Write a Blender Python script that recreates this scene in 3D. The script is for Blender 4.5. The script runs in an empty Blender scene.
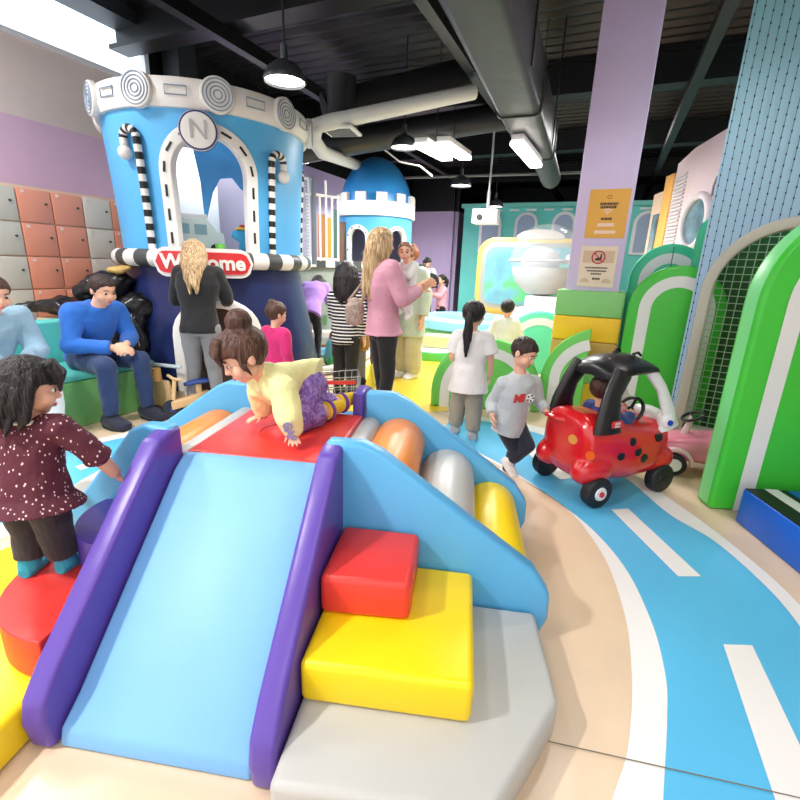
import bpy, bmesh, math, random
from mathutils import Vector, Matrix, noise
random.seed(7)
C = bpy.context.scene.collection
V = Vector
PI = math.pi
rad = math.radians

# ------------------------------------------------------------------ camera model
F, HOR, ROLL, CH = 455.0, 267.0, 2.1, 1.4
_p = math.atan((400 - HOR) / F); _r = rad(ROLL)
FW = V((0, math.cos(_p), -math.sin(_p))); _up = V((0, math.sin(_p), math.cos(_p))); _rt = V((1, 0, 0))
RT = _rt * math.cos(_r) + _up * math.sin(_r); UP = -_rt * math.sin(_r) + _up * math.cos(_r)
def ray(px, py): return FW * F + RT * (px - 400) + UP * (400 - py)
def gr(px, py, z=0.0):            # where the view ray meets the height z
    d = ray(px, py); q = d * ((z - CH) / d.z); return V((q.x, q.y, z))
def at(px, py, y):                # where the view ray meets the distance y
    d = ray(px, py); q = d * (y / d.y); return V((q.x, q.y, q.z + CH))

# ------------------------------------------------------------------ materials
def lin(c):
    c = c / 255.0
    return c / 12.92 if c <= 0.04045 else ((c + 0.055) / 1.055) ** 2.4
def rgb(r, g, b): return (lin(r), lin(g), lin(b), 1)
MATS = {}
def mat(name, col, rough=0.5, metal=0.0, var=0.0, vscale=6.0, bump=0.0, bscale=40.0, spec=0.5, emit=None, estr=0.0, alpha=1.0, trans=0.0, coat=0.0, sheen=0.0, stretch=None):
    if name in MATS: return MATS[name]
    m = bpy.data.materials.new(name); m.use_nodes = True
    n = m.node_tree.nodes; L = m.node_tree.links; b = n['Principled BSDF']
    c = rgb(*col)
    b.inputs['Base Color'].default_value = c
    b.inputs['Roughness'].default_value = rough; b.inputs['Metallic'].default_value = metal
    b.inputs['Specular IOR Level'].default_value = spec
    if coat: b.inputs['Coat Weight'].default_value = coat; b.inputs['Coat Roughness'].default_value = .12
    if sheen: b.inputs['Sheen Weight'].default_value = sheen
    if trans: b.inputs['Transmission Weight'].default_value = trans
    if alpha < 1: b.inputs['Alpha'].default_value = alpha
    if emit: b.inputs['Emission Color'].default_value = rgb(*emit); b.inputs['Emission Strength'].default_value = estr
    tc = n.new('ShaderNodeTexCoord'); src = tc.outputs['Object']
    if stretch:
        mp = n.new('ShaderNodeMapping'); mp.inputs['Scale'].default_value = stretch
        L.new(src, mp.inputs['Vector']); src = mp.outputs['Vector']
    if var:
        t = n.new('ShaderNodeTexNoise'); t.inputs['Scale'].default_value = vscale; t.inputs['Detail'].default_value = 4
        L.new(src, t.inputs['Vector'])
        r = n.new('ShaderNodeValToRGB'); e = r.color_ramp.elements
        e[0].position = .3; e[1].position = .7
        e[0].color = tuple(max(0, x * (1 - var)) for x in c[:3]) + (1,)
        e[1].color = tuple(min(1, x * (1 + var)) for x in c[:3]) + (1,)
        L.new(t.outputs['Fac'], r.inputs['Fac']); L.new(r.outputs['Color'], b.inputs['Base Color'])
    if bump:
        t2 = n.new('ShaderNodeTexNoise'); t2.inputs['Scale'].default_value = bscale; t2.inputs['Detail'].default_value = 3
        L.new(src, t2.inputs['Vector'])
        bp = n.new('ShaderNodeBump'); bp.inputs['Strength'].default_value = bump; bp.inputs['Distance'].default_value = .01
        L.new(t2.outputs['Fac'], bp.inputs['Height']); L.new(bp.outputs['Normal'], b.inputs['Normal'])
    MATS[name] = m
    return m
def vinyl(name, col, rough=.34): return mat(name, col, rough, bump=.25, bscale=9, spec=.4, var=.03, vscale=3)
def stripes(name, ca, cb, scale, axis='Z', rough=.6, thresh=.5):
    m = mat(name, ca, rough); n = m.node_tree.nodes; L = m.node_tree.links
    tc = n.new('ShaderNodeTexCoord'); w = n.new('ShaderNodeTexWave'); w.bands_direction = axis
    w.inputs['Scale'].default_value = scale; L.new(tc.outputs['Object'], w.inputs['Vector'])
    r = n.new('ShaderNodeValToRGB'); r.color_ramp.interpolation = 'CONSTANT'
    e = r.color_ramp.elements; e[0].color = rgb(*ca); e[1].color = rgb(*cb); e[1].position = thresh
    L.new(w.outputs['Fac'], r.inputs['Fac']); L.new(r.outputs['Color'], n['Principled BSDF'].inputs['Base Color'])
    return m
def spots(name, base, dot, scale, size, rough=.8, stretch=(1, 1, 1), rnd=1.0):
    m = mat(name, base, rough, bump=.3, bscale=60); n = m.node_tree.nodes; L = m.node_tree.links
    tc = n.new('ShaderNodeTexCoord'); mp = n.new('ShaderNodeMapping'); mp.inputs['Scale'].default_value = stretch
    v = n.new('ShaderNodeTexVoronoi'); v.inputs['Scale'].default_value = scale; v.inputs['Randomness'].default_value = rnd
    L.new(tc.outputs['Object'], mp.inputs['Vector']); L.new(mp.outputs['Vector'], v.inputs['Vector'])
    r = n.new('ShaderNodeValToRGB'); r.color_ramp.interpolation = 'CONSTANT'
    e = r.color_ramp.elements; e[0].color = rgb(*dot); e[1].color = rgb(*base); e[1].position = size
    L.new(v.outputs['Distance'], r.inputs['Fac']); L.new(r.outputs['Color'], n['Principled BSDF'].inputs['Base Color'])
    return m
def swirl(name, a, b_, scale, rough=.85):
    m = mat(name, a, rough, bump=.3, bscale=50); n = m.node_tree.nodes; L = m.node_tree.links
    tc = n.new('ShaderNodeTexCoord'); t = n.new('ShaderNodeTexNoise'); t.inputs['Scale'].default_value = scale; t.inputs['Distortion'].default_value = 2.5
    L.new(tc.outputs['Object'], t.inputs['Vector'])
    r = n.new('ShaderNodeValToRGB'); e = r.color_ramp.elements
    e[0].color = rgb(*a); e[0].position = .44; e[1].color = rgb(*b_); e[1].position = .56
    L.new(t.outputs['Fac'], r.inputs['Fac']); L.new(r.outputs['Color'], n['Principled BSDF'].inputs['Base Color'])
    return m
def hairmat(name, col, tip=None):
    m = mat(name, col, .38, bump=.7, bscale=26, stretch=(6, 6, .5), spec=.35)
    n = m.node_tree.nodes; L = m.node_tree.links
    tc = n.new('ShaderNodeTexCoord'); mp = n.new('ShaderNodeMapping'); mp.inputs['Scale'].default_value = (7, 7, .6)
    t = n.new('ShaderNodeTexNoise'); t.inputs['Scale'].default_value = 14; t.inputs['Detail'].default_value = 3
    L.new(tc.outputs['Object'], mp.inputs['Vector']); L.new(mp.outputs['Vector'], t.inputs['Vector'])
    r = n.new('ShaderNodeValToRGB'); e = r.color_ramp.elements; c = rgb(*col)
    tc2 = rgb(*tip) if tip else tuple(min(1, x * 1.9 + .005) for x in c[:3]) + (1,)
    e[0].color = tuple(x * .55 for x in c[:3]) + (1,); e[0].position = .35; e[1].color = tc2; e[1].position = .68
    L.new(t.outputs['Fac'], r.inputs['Fac']); L.new(r.outputs['Color'], n['Principled BSDF'].inputs['Base Color'])
    return m

# ------------------------------------------------------------------ mesh builder
def basis(d):
    d = V(d).normalized()
    a = V((0, 0, 1)) if abs(d.z) < .9 else V((1, 0, 0))
    x = a.cross(d).normalized(); y = d.cross(x)
    return x, y, d
class MB:
    def __init__(s): s.bm = bmesh.new()
    def faces(s, pts, fs, mi=0):
        vs = [s.bm.verts.new(p) for p in pts]
        for f in fs:
            try:
                q = s.bm.faces.new([vs[i] for i in f]); q.material_index = mi
            except ValueError: pass
        return vs
    def box(s, c, size, mi=0, rot=None):
        c = V(c); h = V(size) / 2
        P = [V((x, y, z)) for x in (-h.x, h.x) for y in (-h.y, h.y) for z in (-h.z, h.z)]
        if rot is not None:
            R = rot if isinstance(rot, Matrix) else Matrix.Rotation(rot, 3, 'Z')
            P = [R @ p for p in P]
        s.faces([p + c for p in P], [(0, 1, 3, 2), (4, 6, 7, 5), (0, 4, 5, 1), (2, 3, 7, 6), (0, 2, 6, 4), (1, 5, 7, 3)], mi)
        return s
    def prism(s, poly, vec, mi=0, mi_side=None):      # 3-D polygon swept along vec
        vec = V(vec); n = len(poly); a = [V(p) for p in poly]; b = [p + vec for p in a]
        nrm = V((0, 0, 0))
        for i in range(n): nrm += a[i].cross(a[(i + 1) % n])
        if nrm.dot(vec) < 0: a.reverse(); b.reverse()
        va = [s.bm.verts.new(p) for p in a]; vb = [s.bm.verts.new(p) for p in b]
        f = s.bm.faces.new(list(reversed(va))); f.material_index = mi
        f = s.bm.faces.new(vb); f.material_index = mi
        for i in range(n):
            j = (i + 1) % n
            f = s.bm.faces.new((va[i], va[j], vb[j], vb[i])); f.material_index = mi if mi_side is None else mi_side
        return s
    def strip(s, A, B, mi=0):                           # quad strip between two polylines
        va = [s.bm.verts.new(p) for p in A]; vb = [s.bm.verts.new(p) for p in B]
        for i in range(len(A) - 1):
            f = s.bm.faces.new((va[i], va[i + 1], vb[i + 1], vb[i])); f.material_index = mi
        return s
    def rings(s, R, mi=0, closed=False, caps=True):     # R: list of rings (same count) bridged in order
        vr = [[s.bm.verts.new(p) for p in r] for r in R]; n = len(R[0])
        m = len(vr); rng = range(m if closed else m - 1)
        for i in rng:
            a, b = vr[i], vr[(i + 1) % m]
            for k in range(n):
                j = (k + 1) % n
                f = s.bm.faces.new((a[k], a[j], b[j], b[k])); f.material_index = mi
        if caps and not closed:
            f = s.bm.faces.new(list(reversed(vr[0]))); f.material_index = mi
            f = s.bm.faces.new(vr[-1]); f.material_index = mi
        return s
    def cyl(s, p0, p1, r0, r1=None, seg=20, mi=0):
        r1 = r0 if r1 is None else r1; p0 = V(p0); p1 = V(p1); x, y, d = basis(p1 - p0)
        A = [(math.cos(2 * PI * k / seg), math.sin(2 * PI * k / seg)) for k in range(seg)]
        return s.rings([[p + x * (r * c) + y * (r * t) for c, t in A] for p, r in ((p0, r0), (p1, max(r1, 1e-4)))], mi)
    def tube(s, pts, r, seg=10, mi=0, closed=False):
        pts = [V(p) for p in pts]; n = len(pts); R = []; px = None
        for i, p in enumerate(pts):
            a = pts[(i - 1) % n] if (closed or i) else p; b = pts[(i + 1) % n] if (closed or i < n - 1) else p
            d = (b - a).normalized()
            if px is None: x, y, _ = basis(d)
            else:
                x = (px - d * px.dot(d)); x = x.normalized() if x.length > 1e-5 else basis(d)[0]; y = d.cross(x)
            px = x; rr = r[i] if isinstance(r, (list, tuple)) else r
            R.append([p + x * (rr * math.cos(2 * PI * k / seg)) + y * (rr * math.sin(2 * PI * k / seg)) for k in range(seg)])
        return s.rings(R, mi, closed)
    def lathe(s, prof, c=(0, 0, 0), seg=32, a0=0, a1=2 * PI, mi=0, caps=True):
        c = V(c); full = abs(a1 - a0 - 2 * PI) < 1e-6; n = seg if full else seg + 1
        R = [[c + V((max(r, 1e-4) * math.cos(a0 + (a1 - a0) * k / seg), max(r, 1e-4) * math.sin(a0 + (a1 - a0) * k / seg), z)) for k in range(n)] for r, z in prof]
        vr = [[s.bm.verts.new(p) for p in r] for r in R]
        for i in range(len(vr) - 1):
            for k in range(seg):
                j = (k + 1) % n
                f = s.bm.faces.new((vr[i][k], vr[i][j], vr[i + 1][j], vr[i + 1][k])); f.material_index = mi
        if full and caps:
            if prof[0][0] > 1e-3: f = s.bm.faces.new(list(reversed(vr[0]))); f.material_index = mi
            if prof[-1][0] > 1e-3: f = s.bm.faces.new(vr[-1]); f.material_index = mi
        return s
    def ell(s, c, r, rot=None, seg=20, mi=0):
        c = V(c); r = V(r) if not isinstance(r, (int, float)) else V((r, r, r)); h = seg // 2
        R = []
        for i in range(h + 1):
            t = -PI / 2 + PI * i / h; q = max(math.cos(t), .02)
            ring = []
            for k in range(seg):
                a = 2 * PI * k / seg; p = V((r.x * q * math.cos(a), r.y * q * math.sin(a), r.z * math.sin(t)))
                ring.append(c + (rot @ p if rot is not None else p))
            R.append(ring)
        return s.rings(R, mi)
    def loft(s, secs, mi=0, seg=24):                    # secs: (centre, side-vector, depth-vector)
        return s.rings([[V(c) + V(a) * math.cos(2 * PI * k / seg) + V(b) * math.sin(2 * PI * k / seg) for k in range(seg)] for c, a, b in secs], mi)
    def bend(s, fn):
        for v in s.bm.verts: v.co = V(fn(v.co))
        return s
    def build(s, name, mats, parent=None, bevel=0, seg=3, sharp=38, recalc=True, loc=None):
        bm = s.bm
        if recalc: bmesh.ops.recalc_face_normals(bm, faces=bm.faces)
        if bevel:
            ed = [e for e in bm.edges if len(e.link_faces) == 2 and e.calc_face_angle(0) > rad(28)]
            bmesh.ops.bevel(bm, geom=ed, offset=bevel, segments=seg, profile=.5, affect='EDGES', clamp_overlap=True)
        for f in bm.faces: f.smooth = True
        for e in bm.edges:
            if len(e.link_faces) != 2 or e.calc_face_angle(0) > rad(sharp): e.smooth = False
        me = bpy.data.meshes.new(name); bm.to_mesh(me); bm.free()
        for m in (mats if isinstance(mats, (list, tuple)) else [mats]): me.materials.append(m)
        o = bpy.data.objects.new(name, me); C.objects.link(o)
        if parent: o.parent = parent
        if loc: o.location = loc
        return o
def tag(o, label=None, cat=None, group=None, kind=None):
    if label: o['label'] = label
    if cat: o['category'] = cat
    if group: o['group'] = group
    if kind: o['kind'] = kind
    return o
def thing(name, label, cat, loc=(0, 0, 0), rz=0, group=None):
    o = bpy.data.objects.new(name, None); C.objects.link(o); o.empty_display_size = .1
    o.location = loc; o.rotation_euler = (0, 0, rz)
    return tag(o, label, cat, group)
def struct(o): o['kind'] = 'structure'; return o
def dup(root, loc, rz=0, label=None, group=None):
    r = root.copy(); C.objects.link(r); r.location = loc; r.rotation_euler = (0, 0, rz)
    if label: r['label'] = label
    if group: r['group'] = group
    for ch in list(root.children):
        c = ch.copy(); C.objects.link(c); c.parent = r
        for g in list(ch.children):
            d = g.copy(); C.objects.link(d); d.parent = c
    return r
def text_mb(mb, body, size, origin, ux, uz, depth, mi=0, bold=0.0, fn=None):   # raised lettering made into mesh
    cu = bpy.data.curves.new('lettering', 'FONT'); cu.body = body; cu.size = size; cu.align_x = 'CENTER'; cu.align_y = 'CENTER'
    cu.offset = bold; cu.extrude = depth / 2; cu.resolution_u = 4
    to = bpy.data.objects.new('lettering', cu); C.objects.link(to)
    dg = bpy.context.evaluated_depsgraph_get(); me = bpy.data.meshes.new_from_object(to.evaluated_get(dg))
    bpy.data.objects.remove(to); bpy.data.curves.remove(cu)
    o = V(origin); ux = V(ux); uz = V(uz); un = ux.cross(uz)
    pts = [v.co.copy() for v in me.vertices]
    if fn: P = [V(fn(p)) for p in pts]
    else: P = [o + ux * p.x + uz * p.y + un * p.z for p in pts]
    mb.faces(P, [tuple(f.vertices) for f in me.polygons], mi)
    bpy.data.meshes.remove(me)
def rrect(w, h, r, n=5, cx=0, cy=0):
    pts = []
    for (sx, sy, a0) in ((1, 1, 0), (-1, 1, 90), (-1, -1, 180), (1, -1, 270)):
        for k in range(n + 1):
            a = rad(a0 + 90 * k / n); pts.append((cx + sx * (w / 2 - r) + r * math.cos(a), cy + sy * (h / 2 - r) + r * math.sin(a)))
    return pts
def arch_pts(w, h, n=20, cx=0, z0=0):                  # round-topped outline, from bottom right round to bottom left
    r = w / 2; zc = z0 + h - r
    return [(cx + r, z0)] + [(cx + r * math.cos(PI * k / n), zc + r * math.sin(PI * k / n)) for k in range(n + 1)] + [(cx - r, z0)]
# ================================================================== SETTING
U = V((.3998, .9166, 0)); W_ = V((.9166, -.3998, 0))       # the hall's own axes: along and across
def rm(a, b, z=0.0): return W_ * a + U * b + V((0, 0, z))
ROOM = Matrix.Rotation(math.atan2(W_.y, W_.x), 3, 'Z')
RZ = math.atan2(W_.y, W_.x)
LA = -5.95                                                 # left wall
cream = mat('cream_floor', (226, 200, 172), .28, var=.05, vscale=2.5, spec=.45)
roadblue = mat('road_blue', (92, 186, 232), .3, var=.04, vscale=2, spec=.45)
lanewhite = mat('lane_white', (240, 236, 236), .3, spec=.45)
yellowfl = mat('floor_yellow', (250, 212, 62), .3, var=.05, vscale=2)
discblue = mat('floor_disc_blue', (110, 190, 225), .3)
seamc = mat('floor_seam', (120, 110, 96), .6)
lilac = mat('wall_lilac', (200, 184, 224), .55, var=.02)
pinkw = mat('wall_pink_lilac', (202, 170, 196), .6, var=.02)
offw = mat('wall_off_white', (206, 194, 190), .6, var=.02)
blackp = mat('ceiling_black', (9, 10, 12), .45, var=.15, vscale=3)
deckm = mat('ceiling_deck', (13, 13, 16), .4)
ductg = mat('duct_grey', (50, 52, 51), .42, bump=.6, bscale=5, metal=.25)

# floor with its painted road, one mesh
fb = MB()
fb.faces([rm(-7, -4), rm(6, -4), rm(6, 20), rm(-7, 20)], [(0, 1, 2, 3)], 0)
def spl(pts, n=8):                                          # Catmull-Rom
    P = [V(p) for p in pts]; P = [P[0] * 2 - P[1]] + P + [P[-1] * 2 - P[-2]]; out = []
    for i in range(1, len(P) - 2):
        a, b, c, d = P[i - 1:i + 3]
        for k in range(n):
            t = k / n
            out.append(.5 * ((2 * b) + (c - a) * t + (2 * a - 5 * b + 4 * c - d) * t * t + (3 * b - a - 3 * c + d) * t ** 3))
    return out + [P[-2]]
def on(pts, z): return [V((p.x, p.y, z)) for p in pts]
inner = spl([gr(*q) for q in ((556, 960), (598, 860), (612, 800), (628, 746), (631.6, 674), (623.5, 611), (601, 552.5), (565, 507.5), (520, 478), (478, 455), (440, 440))])
innr = spl([gr(*q) for q in ((650, 960), (662, 860), (663, 800), (667, 719), (665, 674), (650.5, 620), (623.5, 566), (587.5, 525.5), (545, 493), (500, 464), (440, 434))])
out1 = spl([gr(*q) for q in ((935, 900), (880, 745), (800, 627), (763, 584), (713.6, 541), (668.6, 514), (628, 480), (585, 452), (545, 436), (500, 424), (452, 417))])
out2 = spl([gr(*q) for q in ((965, 900), (900, 735), (800, 606), (736, 548), (691, 514), (641.6, 480), (598, 450), (555, 432), (505, 420), (452, 414), (440, 412))])
fb.strip(on(inner, .003), on(innr, .003), 1)
fb.strip(on(innr, .002), on(out1, .002), 2)
fb.strip(on(out1, .003), on(out2, .003), 1)
for q in (((611, 510), (628, 509), (701, 577), (678, 577)), ((723, 645), (752, 646), (830, 810), (778, 810)), ((520, 448), (538, 448), (577, 478), (560, 480)), ((425, 433), (440, 432), (455, 440), (436, 441))):
    fb.faces([V((*gr(*p)[:2], .004)) for p in q], [(0, 1, 2, 3)], 1)
# the same road where it comes round on the left
lb = [gr(0, 472), gr(60, 455), gr(160, 425), gr(262, 392), gr(420, 352)]
rb = [gr(-60, 560), gr(0, 523), gr(60, 490), gr(140, 460), gr(300, 425)]
lb = spl([V((-3.4, .8, 0)), V((-3.05, 1.9, 0)), V((-2.75, 2.7, 0)), V((-2.3, 3.45, 0)), V((-1.5, 4.0, 0))])
rb = spl([V((-2.35, .9, 0)), V((-2.1, 1.75, 0)), V((-1.95, 2.3, 0)), V((-1.65, 2.85, 0)), V((-1.1, 3.3, 0))])
fb.strip(on(lb, .002), on(rb, .002), 2)
def blend(A, B, t): return [a.lerp(b, t) for a, b in zip(A, B)]
fb.strip(on(blend(lb, rb, -.02), .003), on(blend(lb, rb, .1), .003), 1)
fb.strip(on(blend(lb, rb, .88), .003), on(blend(lb, rb, 1.04), .003), 1)
for i in (4, 12, 20, 27):
    A = blend(lb, rb, .46)[i:i + 5]; B = blend(lb, rb, .56)[i:i + 5]; fb.strip(on(A, .003), on(B, .003), 1)
fb.faces([V((x, y, .0025)) for x, y in ((-.75, 4.15), (.5, 4.45), (.52, 5.6), (.62, 7.4), (.35, 9.0), (-.25, 9.2), (-.4, 7.6), (-.55, 5.8))], [tuple(range(8))], 3)
fb.lathe([(0.001, .003), (.62, .003)], c=(-.98, 7.45, 0), mi=4, seg=40, caps=False)
st = []
for k in range(10):
    r = .2 if k % 2 == 0 else .08; a = PI / 2 + k * PI / 5; st.append(V((-.95 + r * math.cos(a), 7.35 + r * math.sin(a), .0045)))
fb.faces(st, [tuple(range(10))], 1)
a, b = gr(510, 734), gr(830, 806)
dv = (b - a).normalized(); nv = V((-dv.y, dv.x, 0)) * .002
fb.faces([V((*p[:2], .0055)) for p in (a - nv, b - nv, b + nv, a + nv)], [(0, 1, 2, 3)], 5)
a, b = gr(640, 525), gr(760, 537)
floor = struct(fb.build('floor', [cream, lanewhite, roadblue, yellowfl, discblue, seamc], recalc=False))
for p in floor.data.polygons:
    if p.normal.z < 0: p.flip()

def slab(name, a0, b0, a1, b1, z0, z1, m, t=.12):           # wall slab between two room points
    mb = MB(); p, q = rm(a0, b0), rm(a1, b1); d = (q - p).normalized(); n = V((d.y, -d.x, 0)) * t
    mb.prism([p + V((0, 0, z0)), q + V((0, 0, z0)), q + n + V((0, 0, z0)), p + n + V((0, 0, z0))], (0, 0, z1 - z0))
    return struct(mb.build(name, m))
CZ = 4.3
# left wall: pink-lilac paint below, off-white above, clerestory window over it
mb = MB()
def lq(b0, b1, z0, z1, mi, t=.12):
    mb.prism([rm(LA, b0, z0), rm(LA, b1, z0), rm(LA - t, b1, z0), rm(LA - t, b0, z0)], (0, 0, z1 - z0), mi)
lq(-4, 5.1, 0, 2.78, 0); lq(-4, 5.1, 2.78, 3.55, 1); lq(4.95, 5.1, 3.55, CZ, 3)
lq(5.1, 14.2, 0, 3.3, 2); lq(5.1, 14.2, 3.3, CZ, 3)
struct(mb.build('wall_left', [pinkw, offw, lilac, blackp]))
win = struct(thing('window_1', None, None, rm(LA, 0, 0), RZ))
g = MB(); g.box((-.05, .48, 3.925), (.02, 8.95, .75)); struct(g.build('pane', mat('daylight_glass', (235, 245, 255), .1, emit=(226, 240, 255), estr=2.2), win))
f = MB()
for z in (3.56, 4.27): f.box((-.02, .48, z), (.1, 8.95, .05))
for y in (-4.0, 4.93): f.box((-.02, y, 3.92), (.1, .06, .76))
struct(f.build('window_frame', mat('frame_white', (225, 228, 235), .5), win))
slab('wall_far', LA, 14.1, -4.56, 14.1, 0, 3.05, lilac)
slab('trim_1', LA, 14.1, -4.56, 14.1, 3.05, CZ, blackp)
slab('wall_recess', -4.56, 14.1, -4.56, 19, 0, 3.05, lilac)
slab('trim_2', -4.56, 14.1, -4.56, 19, 3.05, CZ, blackp)
slab('wall_back', -4.56, 18, 6, 18, 0, CZ, blackp)
slab('wall_right', 5.6, 18, 5.6, -4, 0, CZ, offw)
d = struct(thing('door_1', None, None, rm(-4.56, 16.0, 0), RZ))
tealdoor = mat('door_teal', (72, 104, 116), .5)
m = MB(); m.box((.03, 0, 1.02), (.05, 1.0, 2.04)); struct(m.build('door_leaf', tealdoor, d, bevel=.004))
m = MB()
for y in (-.56, .56): m.box((.04, y, 1.06), (.1, .1, 2.12))
m.box((.04, 0, 2.13), (.1, 1.22, .1)); struct(m.build('door_frame', mat('frame_pale', (214, 222, 238), .5), d))
m = MB(); m.tube([(.06, -.38, 1.0), (.12, -.38, 1.0), (.12, -.26, 1.0)], .014); struct(m.build('door_handle', mat('steel', (170, 172, 176), .3, metal=.8), d))
# ceiling deck: ribbed black sheet, beams
mb = MB(); per = .22; b0 = -4.0; rows = []
while b0 < 19:
    rows += [(b0, CZ), (b0 + .07, CZ), (b0 + .1, CZ - .06), (b0 + .19, CZ - .06)]; b0 += per
mb.strip([rm(-7, b, z) for b, z in rows], [rm(6, b, z) for b, z in rows], 0)
struct(mb.build('ceiling', deckm, sharp=10, recalc=False))
mb = MB()
for b in (1.2, 4.6, 7.8, 11, 14.2):                        # steel beams across the hall
    for dz, w in ((-.07, .26), (-.45, .26), (-.26, .04)):
        mb.box(rm(0, b, CZ + dz), (13, w, .05 if w > .1 else .36), 0, ROOM)
for a in (-4.2, -1.9, .6, 3.0):
    mb.box(rm(a, 7, CZ - .56), (.12, 22, .14), 0, ROOM)
struct(mb.build('trim_3', blackp))
mb = MB(); mb.box(rm(LA + .2, 5.3, CZ / 2 + .2), (.3, .3, CZ - .4), 0, ROOM); mb.box(rm(LA + .15, 1.0, CZ - .13), (.4, 8.4, .22), 0, ROOM)
struct(mb.build('trim_4', mat('steel_dark', (38, 44, 50), .5)))
# ------------------------------------------------------------------ things overhead
# big rectangular duct slung below the deck
d = thing('air_duct', 'large dark grey rectangular air duct slung across the black ceiling', 'duct', (.28, 3.0, 3.1), 0)
DU = (V((2.55, 9.0, 3.1)) - V((.28, 3.0, 3.1))).normalized(); DV = V((DU.y, -DU.x, 0))
def dsec(t, w, h): return [DU * t + DV * x + V((0, 0, z)) for x, z in rrect(w, h, .07, 3)]
m = MB(); m.rings([dsec(t, .41, .5) for t in (-3.0, -1, 0, 1.5, 2.2, 4.1)]); m.build('duct_body', ductg, d)
for t in (2.2, 4.1): m = MB(); m.rings([dsec(t - .02, .44, .53), dsec(t + .02, .44, .53)]); m.build('joint_band', ductg, d)
m = MB(); m.cyl(DU * 4.0 + V((0, 0, -.05)), DU * 6.6 + V((0, 0, -.05)), .17); m.build('round_duct', ductg, d)
for t in (-1.5, 1.2, 3.6):
    for x in (-.22, .22): m = MB(); m.cyl(DU * t + DV * x + V((0, 0, -.2)), DU * t + DV * x + V((0, 0, 1.15)), .01); m.build('hanger_rod', blackp, d)
def pipe(name, label, pts, r, m_, cat='pipe'):
    o = MB(); P = [V(p) for p in pts]; c = P[0]
    o.tube([p - c for p in P], r, 14); ob = o.build(name, m_, loc=c); return tag(ob, label, cat)
wp = mat('pipe_white', (206, 208, 204), .45, bump=.3, bscale=8)
pipe('ceiling_pipe', 'thick pale white pipe bending across the black ceiling', [at(474, 92, 6.6), at(330, 122, 5.9), at(316, 126, 5.95), at(314, 140, 6.2), at(322, 152, 6.5), at(356, 165, 9.0), at(385, 177, 10.6)], .085, wp)
pipe('ceiling_pipe', 'black round pipe running just above the white bent pipe', [at(325, 112, 6.3), at(480, 72, 6.9)], .2, mat('pipe_black', (30, 31, 34), .4))
pipe('ceiling_pipe', 'black round pipe running across the ceiling below the white bent pipe', [at(300, 150, 7.6), at(505, 116, 8.0)], .19, MATS['pipe_black'])
pipe('sprinkler_pipe', 'thin grey sprinkler pipe across the far dark ceiling', [at(395, 178, 10), at(600, 172, 9.2)], .025, mat('pipe_grey', (108, 110, 112), .45))
pipe('cable', 'thin pale loose cable drooping along the black ceiling right of the blue dome', [at(385, 150, 7.5), at(400, 162, 7.5), at(420, 166, 7.5), at(432, 176, 7.6)], .012, wp, 'cable')
v = thing('air_vent', 'small square white vent at the end of a black duct drop', 'vent', at(341, 131, 6.1), RZ + .2)
m = MB(); m.box((0, 0, 0), (.4, .4, .03)); m.build('frame', mat('vent_white', (225, 226, 226), .5), v, bevel=.006)
m = MB()
for k in range(5): m.box((0, -.13 + .065 * k, -.018), (.32, .02, .02))
m.build('louvre', mat('vent_grey', (120, 122, 124), .5), v)
m = MB(); m.loft([((0, 0, .015), (.2, 0, 0), (0, .2, 0)), ((0, 0, .3), (.16, 0, 0), (0, .16, 0)), ((0, 0, .55), (.18, 0, 0), (0, .18, 0))]); m.build('duct_drop', MATS['pipe_black'], v)
# dome pendant lamps
glow = mat('lamp_glow', (255, 252, 244), .4, emit=(255, 250, 240), estr=9)
shade = mat('shade_grey', (58, 62, 68), .35, metal=.3)
def pendant(p, label, light=60, s=1.0):
    t = thing('pendant_lamp', label, 'lamp', p, 0, 'dome pendant lamps')
    m = MB(); pr = [(.215, 0), (.218, .012), (.2, .06), (.165, .12), (.11, .165), (.05, .19), (.04, .2)]
    pin = [(r - .008, z - .004) for r, z in reversed(pr)]
    m.lathe([(r * s, z * s) for r, z in pr + pin], seg=36, caps=False); m.build('lamp_shade', shade, t)
    m = MB(); m.lathe([(.001, .02 * s), (.2 * s, .02 * s), (.19 * s, .035 * s), (.001, .035 * s)], seg=32, caps=False); m.build('diffuser', glow, t)
    m = MB(); m.cyl((0, 0, .19 * s), (0, 0, .33 * s), .035 * s); m.build('socket', shade, t)
    m = MB(); m.cyl((0, 0, .33 * s), (0, 0, CZ - .06 - p.z), .009); m.build('cord', blackp, t)
    L = bpy.data.lights.new('lamp_light', 'SPOT'); L.energy = light; L.spot_size = rad(150); L.spot_blend = .6; L.shadow_soft_size = .13; L.color = (1, .96, .9)
    lo = bpy.data.objects.new('lamp_light', L); C.objects.link(lo); lo.location = p + V((0, 0, -.03))
    return t
pendant(at(285, 82, 4.0), 'large dome pendant lamp nearest the camera, in front of the blue tower', 120, .74)
pendant(at(404, 148, 6.9), 'dome pendant lamp beside the twin strip lights, seen from below', 170, .85)
pendant(at(461, 186, 9.2), 'dome pendant lamp hanging right of the twin strip lights', 200, .9)
pendant(at(495, 207, 11.3), 'small far dome pendant lamp just above the turquoise facade', 150, .9)
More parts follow.
